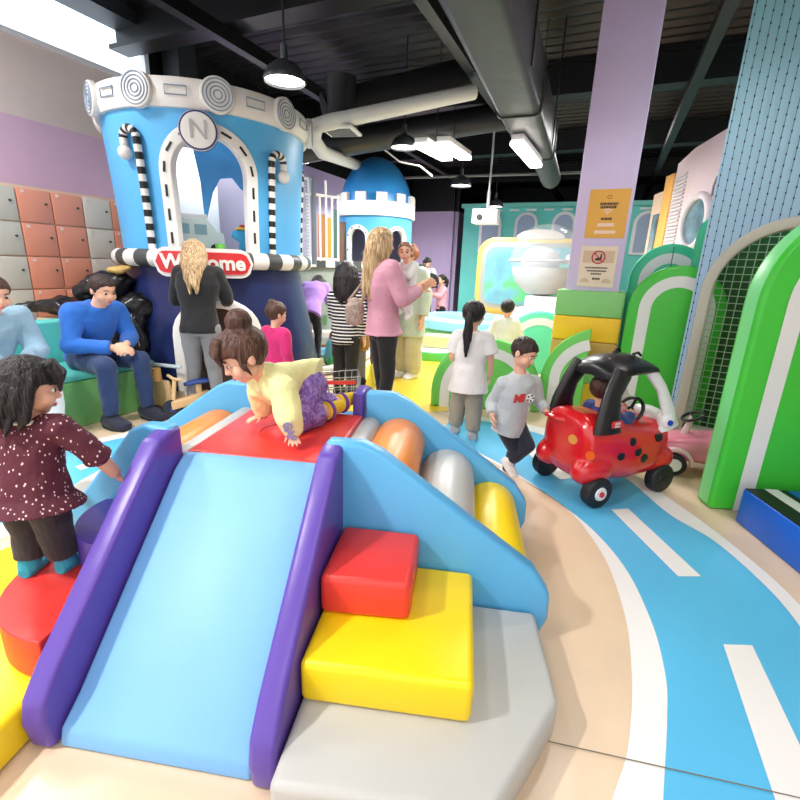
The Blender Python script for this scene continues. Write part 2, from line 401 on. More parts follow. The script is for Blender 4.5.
def strip_light(p, q, label, n, w=.13, light=70, rod=False):
    p, q = V(p), V(q); c = (p + q) / 2; d = (q - p).normalized(); nn = V((d.y, -d.x, 0)).normalized(); Lh = (q - p).length
    t = thing('strip_light', label, 'lamp', c)
    up = d.cross(nn) if d.cross(nn).z > 0 else -d.cross(nn)
    R = Matrix((d, nn, up)).transposed()
    for k in range(n):
        o = nn * ((k - (n - 1) / 2) * .3)
        m = MB(); m.box(o + up * .05, (Lh, w + .05, .07), 0, R); m.build('housing', mat('housing_white', (225, 225, 225), .5), t, bevel=.008)
        m = MB(); m.box(o - up * .01, (Lh + .02, w + .06, .05), 0, R); m.build('diffuser', glow, t, bevel=.01)
    if rod: m = MB(); m.cyl(nn * -1.0 + up * .04 + V((0, 0, .03)), nn * 1.0 + up * .04 + V((0, 0, .03)), .012); m.build('cross_rod', MATS['housing_white'], t)
    else:
      for s in (-.35, .35): m = MB(); m.cyl(d * (s * Lh) + up * .05, d * (s * Lh) + V((0, 0, CZ - c.z - .05)), .006); m.build('suspension_wire', blackp, t)
    L = bpy.data.lights.new('strip_area', 'AREA'); L.shape = 'RECTANGLE'; L.size = Lh; L.size_y = .3 * n; L.energy = light
    lo = bpy.data.objects.new('strip_area', L); C.objects.link(lo); lo.location = c - V((0, 0, .06)); lo.rotation_euler = (0, 0, math.atan2(d.y, d.x))
    return t
strip_light(at(432, 144, 6.6), at(456, 158, 7.9), 'bright twin tube strip light near the middle of the black ceiling', 2, light=110)
strip_light(at(517, 142, 5.6), at(536, 165, 6.5), 'single strip light tucked under the big grey duct', 1, w=.09, light=70)
# unseen pendants: the first gives the cast shadows, the other three are added fill
for i, (x, y, e) in enumerate(((-2.7, .2, 540), (1.9, .4, 50), (1.6, 3.2, 60), (-.6, -2.2, 100))):
    pendant(V((x, y, 3.45)), ('dome pendant lamp over the seated men, out of the picture', 'added fill pendant lamp over the blue steps, out of the picture', 'added fill pendant lamp above the red toy car, out of the picture', 'added fill pendant lamp behind the photographer')[i], e)
for i, (x, y) in enumerate(((-1.2, 1.2), (1.0, -1.0))):  # both strips are added out of view as overhead fill
    strip_light((x - .25, y - .6, 3.9), (x + .25, y + .6, 3.9), ('added fill twin strip light above the foam slide, out of the picture', 'added fill twin strip light behind and above the photographer')[i], 2, light=25)
strip_light((-2.45, 5.3, 2.8), (-2.05, 5.9, 2.8), 'added fill twin strip light inside the open top of the big blue tower', 2, light=11, rod=True)  # added to brighten the inside of the tower
strip_light((4.1, 3.9, 3.8), (4.5, 5.0, 3.8), 'added fill twin strip light behind the net wall, out of the picture', 2, light=110)  # added out of view to light the net wall and playhouse
strip_light((-3.9, 2.4, 3.95), (-3.5, 3.4, 3.95), 'added fill twin strip light above the seated people, out of the picture', 2, light=170)  # added out of view to lift the left wall and lockers
strip_light((3.85, 9.3, 3.9), (4.2, 10.3, 3.9), 'added fill twin strip light hidden far off behind the lilac pillar', 2, light=70)  # added out of sight to light the turquoise facade
strip_light((-.75, 11.2, 2.7), (-.45, 12.0, 2.7), 'added fill twin strip light near the far lilac wall, hidden behind the blue dome', 2, light=110)  # added out of sight to brighten the far lilac walls
strip_light((-2.25, 7.5, 3.0), (-1.85, 8.3, 3.0), 'added fill twin strip light over the deck, hidden behind the big blue tower', 2, light=40)  # added out of sight to brighten the deck and dome
w = bpy.data.worlds.new('World'); bpy.context.scene.world = w; w.use_nodes = True
w.node_tree.nodes['Background'].inputs[0].default_value = (1, .985, .97, 1); w.node_tree.nodes['Background'].inputs[1].default_value = 1.75

cam = bpy.data.cameras.new('camera'); co = bpy.data.objects.new('camera', cam); C.objects.link(co)
cam.sensor_width = 36; cam.lens = F / 800 * 36; cam.clip_start = .02; cam.clip_end = 200
mw = Matrix((RT, UP, -FW)).transposed().to_4x4(); mw.translation = V((0, 0, CH)); co.matrix_world = mw
sc = bpy.context.scene; sc.camera = co
sc.view_settings.view_transform = 'Standard'; sc.view_settings.look = 'None'; sc.view_settings.gamma = 1; sc.view_settings.use_curve_mapping = False
sc.view_settings.exposure = 0.0
# ================================================================== FOAM CLIMBING SET
vred = vinyl('vinyl_red', (226, 62, 56)); vyel = vinyl('vinyl_yellow', (250, 214, 22)); vgray = vinyl('vinyl_grey', (188, 188, 186))
vpur = vinyl('vinyl_purple', (96, 72, 168)); vdpur = vinyl('vinyl_dark_purple', (78, 62, 158)); vsky = vinyl('vinyl_sky', (122, 180, 234), .46); vblue = vinyl('vinyl_blue', (90, 172, 224))
vora = vinyl('vinyl_orange', (244, 146, 58)); vgre = vinyl('vinyl_green', (112, 178, 108)); vteal = vinyl('vinyl_teal', (90, 190, 182)); vwhite = vinyl('vinyl_white', (236, 232, 226)); vnavy = vinyl('vinyl_navy', (32, 44, 92), .3)
vlime = vinyl('vinyl_lime', (108, 204, 92)); vstripe = vinyl('vinyl_pale_stripe', (226, 228, 226)); vmint = vinyl('vinyl_mint', (96, 214, 168))
FO = V((-.535, 2.02, 0)); FA = rad(-7.5)
def fthing(name, label, x=0, y=0, z=0, a=0, group=None):
    r = Matrix.Rotation(FA, 3, 'Z'); p = FO + r @ V((x, y, z)); return thing(name, label, 'foam block', p, FA + a, group)
HP = .64
t = fthing('foam_platform', 'red square foam platform under the crawling child in yellow')
m = MB(); m.box((0, 0, HP / 2 - .015), (.6, .62, HP - .03)); m.build('foam_core', vsky, t, bevel=.012)
m = MB(); m.box((0, .0, HP - .02), (.61, .63, .04)); m.build('top_mat', vred, t, bevel=.014)
m = MB(); m.tube([(.11 * math.cos(k * PI / 12), .11 * math.sin(k * PI / 12) - .02, HP + .0005) for k in range(24)], .003, 6, closed=True); m.build('stitched_ring', vinyl('vinyl_red_seam', (206, 48, 44)), t)
# slide towards the camera
t = fthing('foam_slide', 'light blue foam slide with purple side walls facing the camera')
m = MB(); m.prism([(-.3, y, z) for y, z in ((-.315, .0), (-.315, .64), (-.36, .635), (-.42, .60), (-.98, .11), (-1.06, .055), (-1.075, .0))], (.6, 0, 0)); m.build('slide_mat', vsky, t, bevel=.014)
def rail(outer, w, y0, m_, par, name='side_wall', drop=(0, 0)):
    m = MB(); m.prism(outer, w); return m.build(name, m_, par, bevel=.018)
wall = [(-.33, 0), (-.33, .755), (-.40, .755), (-.47, .74), (-.56, .66), (-1.02, .245), (-1.085, .17), (-1.10, .1), (-1.085, 0)]
for x in (-.385, .305): rail([(x, y, z) for y, z in wall], (.08, 0, 0), 0, vpur, t)
# bumpy roller ramp to the right, its twin to the left
def ramp(sx, label, cols, dz, front):
    t = fthing('foam_roller_ramp', label)
    lo = [(.315, 0), (.315, .56), (.36, .56), (1.12, .08), (1.12, 0)]
    m = MB(); m.prism([(sx * x, -.32, z) for x, z in lo], (0, .64, 0)); m.build('ramp_core', vgray, t, bevel=.01)
    back = [(.315, 0), (.315, .765), (.46, .765), (.53, .735), (1.13, .31), (1.2, .21), (1.205, .1), (1.17, 0)]
    for y, pan in ((-.40, front or back), (.325, back)):
        m = MB(); m.prism([(sx * x, y, z) for x, z in pan], (0, .075, 0)); m.build('side_panel', vblue, t, bevel=.018)
    for (x, z, r), c in zip(((.345, .575, .06), (.505, .475 + dz, .135), (.765, .315 + dz, .145), (1.0, .17 + dz / 2, .14)), cols):
        n = 24; m = MB()
        m.prism([(sx * (x + r * math.cos(2 * PI * k / n)), -.318, z + r * math.sin(2 * PI * k / n)) for k in range(n)], (0, .636, 0))
        m.build('roller', c, t, bevel=.012)
    return t
ramp(1, 'blue sided bumpy ramp with orange, grey and yellow rollers beside the yellow step', (vgray, vora, vgray, vyel), .03, None)
ramp(-1, 'blue sided bumpy ramp with an orange roller, left of the red platform', (vgray, vora, vgray, vyel), .0, [(.315, 0), (.315, .765), (.43, .765), (.49, .74), (.95, .2), (.98, .1), (.97, 0)])
# far side: steps down to the yellow floor between purple walls
t = fthing('foam_stair', 'pale blue foam stair with purple walls at the far side of the red platform')
m = MB(); m.prism([(-.3, y, z) for y, z in ((.325, 0), (.325, .6), (.50, .6), (.50, .4), (.72, .4), (.72, .2), (.94, .2), (.94, 0))], (.535, 0, 0)); m.build('steps', vsky, t, bevel=.014)
m = MB(); m.prism([(.24, y, z) for y, z in ((.335, 0), (.335, .755), (.5, .755), (.6, .72), (1.0, .2), (1.0, 0))], (.06, 0, 0)); m.build('side_wall', vpur, t, bevel=.016)
m = MB(); m.prism([(-.365, y, z) for y, z in ((.41, 0), (.41, .755), (.5, .755), (.6, .72), (1.0, .2), (1.0, 0))], (.06, 0, 0)); m.build('side_wall', vpur, t, bevel=.016)
# corner steps
def fblock(name, label, poly, z0, z1, m_, bevel=.022):
    t = fthing(name, label); t2 = MB(); t2.prism([(x, y, z0) for x, y in poly], (0, 0, z1 - z0)); o = t2.build(name, m_, None, bevel=bevel)
    o.location = t.location; o.rotation_euler = t.rotation_euler
    tag(o, label, 'foam block'); bpy.data.objects.remove(t); return o
S1, S2, S3 = .14, .285, .43
fblock('foam_step', 'large pale grey foam base step with cut corners under the yellow step', [(.392, -.408), (1.15, -.408), (1.17, -.79), (.95, -1.13), (.392, -1.16)], 0, S1, vgray)
fblock('foam_step', 'square yellow foam step on the grey base', [(.392, -.408), (.90, -.408), (.90, -.915), (.392, -.925)], S1, S2, vyel)
fblock('foam_step', 'square red foam block, topmost of the corner steps', [(.392, -.408), (.69, -.408), (.69, -.71), (.392, -.725)], S2, S3, vred)
def halfdisc(cx, cy_, r, n=64):
    out = []
    for k in range(n):
        a = 2 * PI * k / n; p = (min(-.392, cx + r * math.cos(a)), min(-.408, cy_ + r * math.sin(a)))
        if not out or (abs(p[0] - out[-1][0]) + abs(p[1] - out[-1][1]) > 1e-5): out.append(p)
    return out if abs(out[0][0] - out[-1][0]) + abs(out[0][1] - out[-1][1]) > 1e-5 else out[:-1]
def quarter(r, n=20): return [(-.392, -.408)] + [(-.392 - r * math.cos(PI / 2 * k / n), -.408 - r * math.sin(PI / 2 * k / n)) for k in range(n + 1)]
fblock('foam_step', 'large yellow foam base step at the left edge under the red round step', [(-.392, -.408), (-1.16, -.408), (-1.2, -.8), (-.98, -1.26), (-.392, -1.26)], 0, S1, vyel)
fblock('foam_step', 'red rounded foam step under the standing toddler in maroon', halfdisc(-.41, -.655, .335), S1, S2, vred)
fblock('foam_step', 'dark purple rounded foam step against the slide wall', halfdisc(-.40, -.475, .235), S2, S3, vdpur)
fblock('foam_step', 'low purple foam step behind the bumpy roller ramp', [(.392, .42), (1.1, .42), (1.02, .72), (.8, .9), (.392, .9)], 0, .2, vpur)
# little shoe lying against the ramp
p = gr(523, 582)
t = thing('child_shoe', 'small white and maroon child shoe lying by the end of the blue ramp', 'shoe', p, rad(115))
m = MB(); m.loft([((-.07, 0, .02), (0, .02, 0), (0, 0, .015)), ((-.05, 0, .03), (0, .03, 0), (0, 0, .03)), ((0, 0, .032), (0, .034, 0), (0, 0, .032)), ((.05, 0, .045), (0, .03, 0), (0, 0, .045)), ((.075, 0, .045), (0, .022, 0), (0, 0, .036))]); m.build('upper', vwhite, t)
m = MB(); m.prism([(x, y, 0) for x, y in ((-.08, -.025), (.06, -.034), (.082, 0), (.06, .034), (-.08, .025))], (0, 0, .014)); m.build('sole', vwhite, t, bevel=.004)
m = MB(); m.tube([(.045 + .012 * math.sin(a), .034 * math.cos(a), .07 + .025 * math.sin(a)) for a in [k * PI / 8 for k in range(16)]], .009, 8, closed=True); m.build('collar', mat('maroon', (74, 22, 40), .8), t)
# ================================================================== BLUE TOWER (play house)
TC = V((-2.2, 5.58, 0)); TR = 1.05
TF = math.atan2(-TC.y, -TC.x)                                # direction from tower to camera
skyp = mat('tower_blue', (86, 176, 232), .4, var=.05, vscale=2); whitep = mat('tower_white', (228, 226, 222), .45)
dgrey = mat('trim_dark', (66, 70, 70), .5); black = mat('black_satin', (16, 17, 19), .5); medgrey = mat('line_grey', (150, 158, 166), .5)
t = thing('toy_tower', 'big round sky blue play tower with white carved top and Welcome sign', 'play tower', TC, TF)
# local frame: +X faces the camera; angle phi counter-clockwise seen from above (phi<0 is picture left)
def cy(r, ph, z): return V((r * math.cos(ph), r * math.sin(ph), z))
def rw(z): return .95 + .07 * ((z - 1.45) / 1.3) ** 1.5 if z > 1.45 else .95
m = MB(); m.lathe([(1.14, 0), (1.15, .03), (1.13, .25), (1.07, .6), (1.0, .95), (.95, 1.2), (.94, 1.34)], seg=64); m.build('navy_base', vnavy, t)
# ring counter: striped padded roll
m = MB(); NS = 40
for k in range(NS):
    a0, a1 = 2 * PI * k / NS, 2 * PI * (k + 1) / NS
    R = []
    for q in range(6):
        a = a0 + (a1 - a0) * q / 5
        R.append([cy(1.0 + .085 * math.cos(b), a, 1.40 + .085 * math.sin(b)) for b in [2 * PI * j / 14 for j in range(14)]])
    m.rings(R, k % 2, caps=False)
m.build('striped_roll', [whitep, dgrey], t)
m = MB(); m.lathe([(.001, 1.46), (.99, 1.46), (.99, 1.475), (.001, 1.475)], seg=48, caps=False); m.build('tower_floor', mat('tower_floor_grey', (176, 180, 184), .6), t)
# flaring blue wall with an arched opening
PHI0, HW, ZA0, ZA1 = rad(-1), .37, 1.47, 2.26                 # opening centre, half width, spring
def inside(ph, z):
    dx = (ph - PHI0) * 1.02
    if abs(dx) > HW: return False
    zt = ZA1 - .1 + math.sqrt(max(0, HW * HW - dx * dx)) * .95
    return z < zt
ns, nz = 120, 34
def wallpt(i, j, r): 
    ph = -PI + 2 * PI * i / ns; z = 1.46 + (2.72 - 1.46) * j / nz; return cy(rw(z) + r, ph, z), ph, z
m = MB()
for r0, mi in ((0, 0), (-.06, 1)):
    for i in range(ns):
        for j in range(nz):
            c = wallpt(i + .5, j + .5, 0)
            if inside(c[1], c[2]): continue
            m.faces([wallpt(i, j, r0)[0], wallpt(i + 1, j, r0)[0], wallpt(i + 1, j + 1, r0)[0], wallpt(i, j + 1, r0)[0]], [(0, 1, 2, 3)], mi)
bmesh.ops.remove_doubles(m.bm, verts=m.bm.verts, dist=1e-4)
m.build('blue_wall', [skyp, mat('tower_inside', (178, 174, 194), .6)], t)
# white arch frame with dark dashes
def archpath(ext, r=.03, n=40):
    P = []
    for k in range(n + 1):
        s = k / n
        if s < .25: dx, z = -(HW + ext), ZA0 + (ZA1 - .1 - ZA0) * s / .25
        elif s > .75: dx, z = HW + ext, ZA0 + (ZA1 - .1 - ZA0) * (1 - s) / .25
        else:
            a = PI - PI * (s - .25) / .5; dx, z = (HW + ext) * math.cos(a), ZA1 - .1 + (HW + ext) * .95 * math.sin(a)
        P.append((PHI0 + dx / 1.02, z))
    return P
m = MB(); A = archpath(-.03); B = archpath(.085)
secs = []
for (pa, za), (pb, zb) in zip(A, B):
    secs.append([cy(rw(za) - .08, pa, za), cy(rw(za) + .035, pa, za), cy(rw(zb) + .035, pb, zb), cy(rw(zb) - .03, pb, zb)])
m.rings(secs); m.build('arch_frame', whitep, t, bevel=.008)
Md = archpath(.03, n=160)
ds = [q for q in range(4, 154, 12)]
for q in ds:
    m = MB(); p0, p1 = Md[q], Md[min(q + 6, 160)]
    d = (cy(1.04, *p1) - cy(1.04, *p0)).normalized(); out = cy(1, p0[0], 0)
    mid = (cy(rw(p0[1]) + .038, *p0) + cy(rw(p1[1]) + .038, *p1)) / 2
    R = Matrix((d, d.cross(out), out)).transposed(); m.box(mid, ((cy(1.04, *p1) - cy(1.04, *p0)).length, .02, .008), 0, R); m.build('dash_inlay', black, t)
# medallion with an N
m = MB()
def plate(ph, z, rad_, th, mi, m, off=.05, seg=36):
    o = cy(1, ph, 0); c = cy(rw(z) + off, ph, z); m.cyl(c, c + o * th, rad_, rad_, seg, mi); return c + o * th, o
c, o = plate(PHI0 - .06, 2.5, .165, .05, 1, m)
m.cyl(c, c + o * .01, .145, .145, 36, 0); nx = V((-o.y, o.x, 0))
md = m.build('medallion', [whitep, mat('medallion_navy', (44, 48, 110), .4)], t, bevel=.004)
m = MB(); text_mb(m, 'N', .22, c + o * .014, nx, V((0, 0, 1)), .012); m.build('letter', mat('letter_grey', (176, 172, 176), .5), md)
# white carved crown: band + swirl discs
m = MB(); m.lathe([(.98, 2.68), (1.05, 2.68), (1.08, 2.74), (1.08, 2.86), (1.06, 2.91), (.98, 2.91), (.98, 2.68)], seg=72, caps=False); m.build('crown_band', whitep, t)
for k in range(10):
    ph = rad(5 + k * 36); m = MB(); cc = cy(1.05, ph, 2.8); oo = cy(1, ph, 0)
    m.cyl(cc, cc + oo * .06, .148, .148, 32); dsk = m.build('swirl_disc', whitep, t, bevel=.012)
    xx = V((-oo.y, oo.x, 0)); m = MB()
    for r in (.125, .095, .065, .035):
        m.tube([cc + oo * .062 + xx * (r * math.cos(a)) + V((0, 0, r * math.sin(a))) for a in [2 * PI * q / 24 for q in range(24)]], .006, 6, closed=True)
    m.build('swirl', mat('swirl_blue_grey', (132, 150, 170), .5), dsk)
    ph2 = ph + rad(18); m = MB(); cc = cy(1.085, ph2, 2.8); oo = cy(1, ph2, 0); xx = V((-oo.y, oo.x, 0))
    pts = [cc + oo * .006 + xx * x + V((0, 0, z)) for x, z in ((-.09, -.035), (.09, -.035), (.09, .035), (-.09, .035))]
    m.tube(pts, .006, 6, closed=True); m.build('panel_outline', mat('swirl_blue_grey', (132, 150, 170)), t)
# candy canes
def cane(ph, flip, zt=2.42):
    P = [(ph, z) for z in [1.47 + (zt - 1.47) * k / 16 for k in range(17)]]
    for k in range(1, 9):
        a = PI * k / 8; P.append((ph + flip * .075 * (1 - math.cos(a)), zt + .075 * math.sin(a)))
    P.append((ph + flip * .15, zt - .06))
    pts = [cy(rw(z) + .045, p, z) for p, z in P]; m = MB()
    for k in range(len(pts) - 1): m.cyl(pts[k], pts[k + 1], .034, .034, 12, k % 2)
    cn = m.build('striped_cane', [whitep, black], t)
    m = MB(); m.ell(pts[-1] - V((0, 0, .06)), .062); m.build('ball', whitep, cn)
cane(rad(-36), -1, 2.44); cane(rad(33), 1, 2.36); cane(rad(100), 1); cane(rad(-120), 1)
# welcome sign bent round the counter
def sg(p, off=0): return cy(1.095 + off + p.z, rad(-7) + p.x / 1.1, 1.37 + p.y)
m = MB()
def pill(w, h, n=14): return [(x, y) for x, y in rrect(w, h, h / 2 - .001, n)]
def bentplate(m, w, h, th, off, mi):
    o = [V((x, y, 0)) for x, y in pill(w, h)]; nseg = 24; P = []
    xs = [-w / 2 + w * k / nseg for k in range(nseg + 1)]
    def hh(x):
        e = abs(x) - (w / 2 - h / 2); return h / 2 if e <= 0 else math.sqrt(max(1e-6, (h / 2) ** 2 - e * e))
    R = [[sg(V((x, -hh(x), 0)), off), sg(V((x, hh(x), 0)), off), sg(V((x, hh(x), th)), off), sg(V((x, -hh(x), th)), off)] for x in xs]
    m.rings(R, mi)
bentplate(m, .92, .27, .03, -.01, 1); bentplate(m, .86, .2, .012, .02, 0)
s = m.build('welcome_sign', [mat('sign_red', (208, 44, 50), .4), whitep], t)
m = MB(); text_mb(m, 'Welcome', .185, (0, 0, 0), (1, 0, 0), (0, 1, 0), .008, bold=.006, fn=lambda p: sg(V((p.x * 1.02, p.y, p.z + .007)), .032)); m.build('lettering', whitep, s)
# arched crawl door low on the base
pd = rad(-2)
m = MB(); n = 26
def dpt(dx, z, r): return cy(r, pd + dx / 1.1, z)
def dp(ext):
    P = [(-.26 - ext, 0.0), (-.26 - ext, .35)] + [((.26 + ext) * math.cos(PI - PI * k / 14), .7 + (.26 + ext) * math.sin(PI - PI * k / 14)) for k in range(15)] + [(.26 + ext, .35), (.26 + ext, 0)]
    return P
A, B = dp(-.0), dp(.1)
m.rings([[dpt(a[0], a[1], .98), dpt(a[0], a[1], 1.3), dpt(b[0], b[1], 1.3), dpt(b[0], b[1], .98)] for a, b in zip(A, B)])
m.build('door_surround', vwhite, t, bevel=.03)
m = MB(); m.rings([[dpt(a[0], a[1], 1.12), dpt(a[0], a[1], 1.17)] for a in A][:1] * 0 or [[dpt(a[0], 0, 1.12), dpt(a[0], 0, 1.165), dpt(a[0], a[1], 1.165), dpt(a[0], a[1], 1.12)] for a in A[1:-1]]); m.build('dark_opening', mat('brown_dark', (70, 52, 44), .8), t)  # dark brown sheet paints the shaded inside of the doorway
# inside: white panelled partition with a blue cloud valance
m = MB(); m.box((-.35, -.30, 2.05), (.03, .7, 1.15)); m.build('partition', mat('partition_white', (230, 234, 234), .5), t, bevel=.01)
m = MB(); pts = [(-.2, 2.7), (.62, 2.7), (.62, 2.25), (.55, 2.12), (.4, 2.08), (.28, 2.16), (.2, 2.26), (.08, 2.24), (0, 2.1), (-.06, 1.9), (-.1, 1.75), (-.12, 2.2)]
m.prism([(.30, y, z) for y, z in pts], (-.03, 0, 0)); m.build('cloud_valance', mat('valance_blue', (70, 160, 226), .5), t, bevel=.006)
# toys seen through the opening
def tw(x, y, z): return TC + Matrix.Rotation(TF, 3, 'Z') @ V((x, y, z))
v = thing('toy_van', 'pale grey green toy food van on the sill inside the blue tower', 'toy', tw(.35, -.20, 1.475), TF + rad(10))
vg = mat('van_grey', (178, 198, 198), .4)
m = MB(); m.prism([(-.13, y, z) for y, z in ((-.25, .04), (-.25, .27), (-.2, .34), (.1, .34), (.2, .22), (.26, .2), (.27, .04))], (.26, 0, 0)); m.build('van_body', vg, v, bevel=.012)
m = MB(); m.box((0, -.04, .36), (.2, .3, .05)); m.build('roof_rack', mat('van_white', (224, 230, 230), .4), v, bevel=.008)
for y in (-.14, .03): 
    m = MB(); m.box((.131, y, .23), (.01, .12, .1)); m.build('window', mat('van_glass', (120, 158, 166), .2), v)
for x in (-.12, .12):
    for y in (-.15, .16): m = MB(); m.cyl((x - .02, y, .045), (x + .02, y, .045), .045, .045, 18); m.build('wheel', black, v)
v = thing('toy_stand', 'bright blue toy counter stand inside the blue tower opening', 'toy', tw(.45, .27, 1.475), TF)
m = MB(); m.prism([(-.1, y, z) for y, z in ((-.06, 0), (.1, 0), (.14, .2), (.16, .24), (-.1, .24), (-.12, .18), (-.04, .12))], (.2, 0, 0)); m.build('stand_body', mat('toy_cyan', (30, 160, 214), .35), v, bevel=.012)
m = MB(); m.box((0, .03, .26), (.18, .2, .025)); m.build('yellow_tray', mat('toy_yellow', (244, 206, 90), .4), v, bevel=.006)
m = MB(); m.cyl((.03, .0, .27), (.03, .0, .3), .03); m.build('red_knob', mat('toy_red', (214, 60, 50), .4), v)
m = MB(); m.lathe([(.04, 0), (.05, .09), (.046, .09), (.036, .01), (.001, .01)], seg=20); o = m.build('toy_cup', mat('toy_lime', (120, 210, 80), .4), loc=tw(.6, .03, 1.475)); tag(o, 'small lime green toy cup inside the blue tower opening', 'cup')
# ================================================================== LOCKERS
LO = V((-3.865, 4.89, 0)) - U * .06
lk = thing('locker_bank', 'bank of salmon and pale grey lockers on the pink wall', 'lockers', LO, RZ)
lsal = mat('locker_salmon', (232, 150, 122), .5); lgry = mat('locker_grey', (220, 206, 190), .5); lfr = mat('locker_frame', (222, 190, 160), .5); lpale = mat('locker_pale', (204, 196, 182), .55)
m = MB(); m.box((-.215, .15, 1.05), (.41, 2.24, 2.0)); m.build('carcass', lfr, lk)
LW, LH = .323, .33
for col in range(-3, 4):
    for row in range(6):
        y = .02 + col * LW + LW / 2; z = 2.03 - (row + .5) * LH
        gry = (col in (2, 5)) or (row == 3 and col == 3) or (row == 4 and col in (0, 1)) if col >= 0 else True
        mm = lpale if col < 0 else (lgry if gry else lsal)
        m = MB(); m.box((.0, y, z), (.02, LW - .014, LH - .014)); dd = m.build('door', mm, lk, bevel=.004)
        m = MB(); m.cyl((.01, y + .1, z + .03), (.022, y + .1, z + .03), .012, .012, 12); m.build('lock', dgrey, dd)
        m = MB(); m.box((.012, y - .1, z + .13), (.004, .03, .03)); m.build('number_plate', mat('plate_pale', (236, 214, 200), .5), dd)
# ================================================================== BENCH AND BAGS
BO = V((-2.42, 4.2, 0)); BA = math.atan2(U.y, U.x)
def bp(x, y, z=0): return BO + Matrix.Rotation(BA, 3, 'Z') @ V((x, y, z))       # x along bench (towards the hall), y back to the wall
for i, (x0, x1, lab) in enumerate(((-.78, .1, 'green padded bench block under the man in the blue sweatshirt'), (-1.7, -.79, 'green padded bench block at the far left edge under the person in pale blue'))):
    b = thing('bench', lab, 'bench', bp((x0 + x1) / 2, .28), BA); L = x1 - x0
    m = MB(); m.box((0, 0, .2), (L - .01, .55, .4)); m.build('bench_body', vgre, b, bevel=.02)
    m = MB(); m.box((0, 0, .43), (L, .57, .06)); m.build('seat_pad', vteal, b, bevel=.02)
    m = MB(); m.box((0, .36, .42), (L, .12, .84)); m.build('backrest', vteal, b, bevel=.03)
b = thing('low_cabinet', 'tan low cabinet behind the backpack, next to the blue tower', 'cabinet', bp(.08, .98), BA)
m = MB(); m.box((0, 0, .38), (.52, .5, .76)); m.build('carcass', mat('cabinet_tan', (206, 188, 152), .5), b, bevel=.008)
m = MB(); m.box((0, 0, .78), (.54, .52, .03)); m.build('top_board', mat('board_tan', (222, 204, 168), .5), b, bevel=.006)
for x in (-.125, .125):
    m = MB(); m.box((x, -.26, .38), (.23, .02, .66)); dd = m.build('door', mat('board_tan', (222, 204, 168)), b, bevel=.004)
    m = MB(); m.ell((x * .3, -.28, .45), .014); m.build('knob', dgrey, dd)
blkcloth = mat('black_cloth', (20, 20, 23), .6, bump=.9, bscale=14, sheen=.2); blkshiny = mat('black_puffer', (17, 17, 20), .28, bump=1.0, bscale=11)
# ================================================================== DECK, RAILING, DOMED TOWER
dk = thing('play_deck', 'raised grey green play deck wall with a striped rim between the two blue towers', 'play deck', V((-1.6, 8.0, 0)), rad(27))
# local +x runs along the front of the deck, +y into it
m = MB(); m.prism([(-.4, 0, 0), (2.2, 0, 0), (2.2, 1.6, 0), (.75, 1.6, 0), (-.4, .72, 0)], (0, 0, 1.36)); m.build('deck_wall', mat('deck_grey_green', (150, 158, 148), .55, var=.04), dk, bevel=.01)
m = MB()
for k in range(16): 
    x0 = -.4 + k * 2.6 / 16; m.box((x0 + .08, -.02, 1.41), (2.6 / 16, .12, .12), k % 2)
m.build('striped_rim', [whitep, dgrey], dk)
sal = mat('animal_orange', (214, 108, 66), .5); brn = mat('animal_brown', (110, 72, 52), .5); agr = mat('leaf_green', (90, 130, 84), .5)
for i in range(9):                                         # small painted animals on the wall
    x = -.2 + (i % 3) * .34 + (.1 if i % 2 else 0); z = .45 + (i // 3) * .3
    m = MB(); c = V((x, -.004, z)); r = .05 if i % 2 else .035
    m.cyl(c, c + V((0, -.008, 0)), r, r, 16, 0); m.cyl(c + V((.01, 0, r * 1.2)), c + V((.01, -.008, r * 1.2)), r * .7, r * .7, 14, 1); m.box(c + V((0, -.004, -r * 1.2)), (r * 1.6, .008, r), 1)
    m.build('painted_animal', [sal if i % 3 != 1 else agr, brn if i % 3 != 1 else agr], dk)
# railing on the deck
def dpnt(x, y, z): return dk.location + Matrix.Rotation(rad(27), 3, 'Z') @ V((x, y, z))
wr = mat('rail_white', (232, 230, 226), .4)
rl = thing('deck_railing', 'white barred railing with two tall knob posts standing on the raised deck', 'railing', at(320, 263, 7.6), rad(35))
zb = -.02
for z in (.06, 1.0): m = MB(); m.tube([(-.22, 0, z), (.34, 0, z)], .022); m.build('rail', wr, rl)
for k in range(6):
    m = MB(); m.cyl((-.2 + k * .105, 0, .03), (-.2 + k * .105, 0, 1.02 if k not in (1, 3) else 1.22), .017, .017, 10); m.build('bar', wr, rl)
lv = thing('louvre_screen', 'tall white louvred screen beside the big blue tower', 'screen', at(306, 262, 7.2), rad(20))
m = MB()
for x in (-.06, .06): m.box((x, 0, .57), (.025, .05, 1.2))
for z in (0, 1.16): m.box((0, 0, z), (.14, .05, .03))
m.build('frame', wr, lv)
m = MB()
for k in range(24): m.box((0, .0, .05 + k * .046), (.11, .035, .02))
m.build('slats', mat('slat_grey', (190, 190, 192), .5), lv)
m = MB(); m.box((.13, .0, .57), (.07, .06, 1.2)); m.build('grey_post', mat('post_grey', (120, 124, 130), .5), lv, bevel=.006)
bo = thing('storage_panel', 'multi coloured panel of orange, yellow and green strips behind the white railing', 'panel', at(332, 262, 8.7), rad(35))
for k, (c, h) in enumerate((((180, 120, 60), .8), ((230, 160, 50), .75), ((70, 110, 100), .9), ((120, 90, 70), .7))):
    m = MB(); m.box((-.2 + .14 * k, 0, h / 2), (.13, .05, h)); m.build('strip', mat('strip_%d' % k, c, .6), bo, bevel=.008)
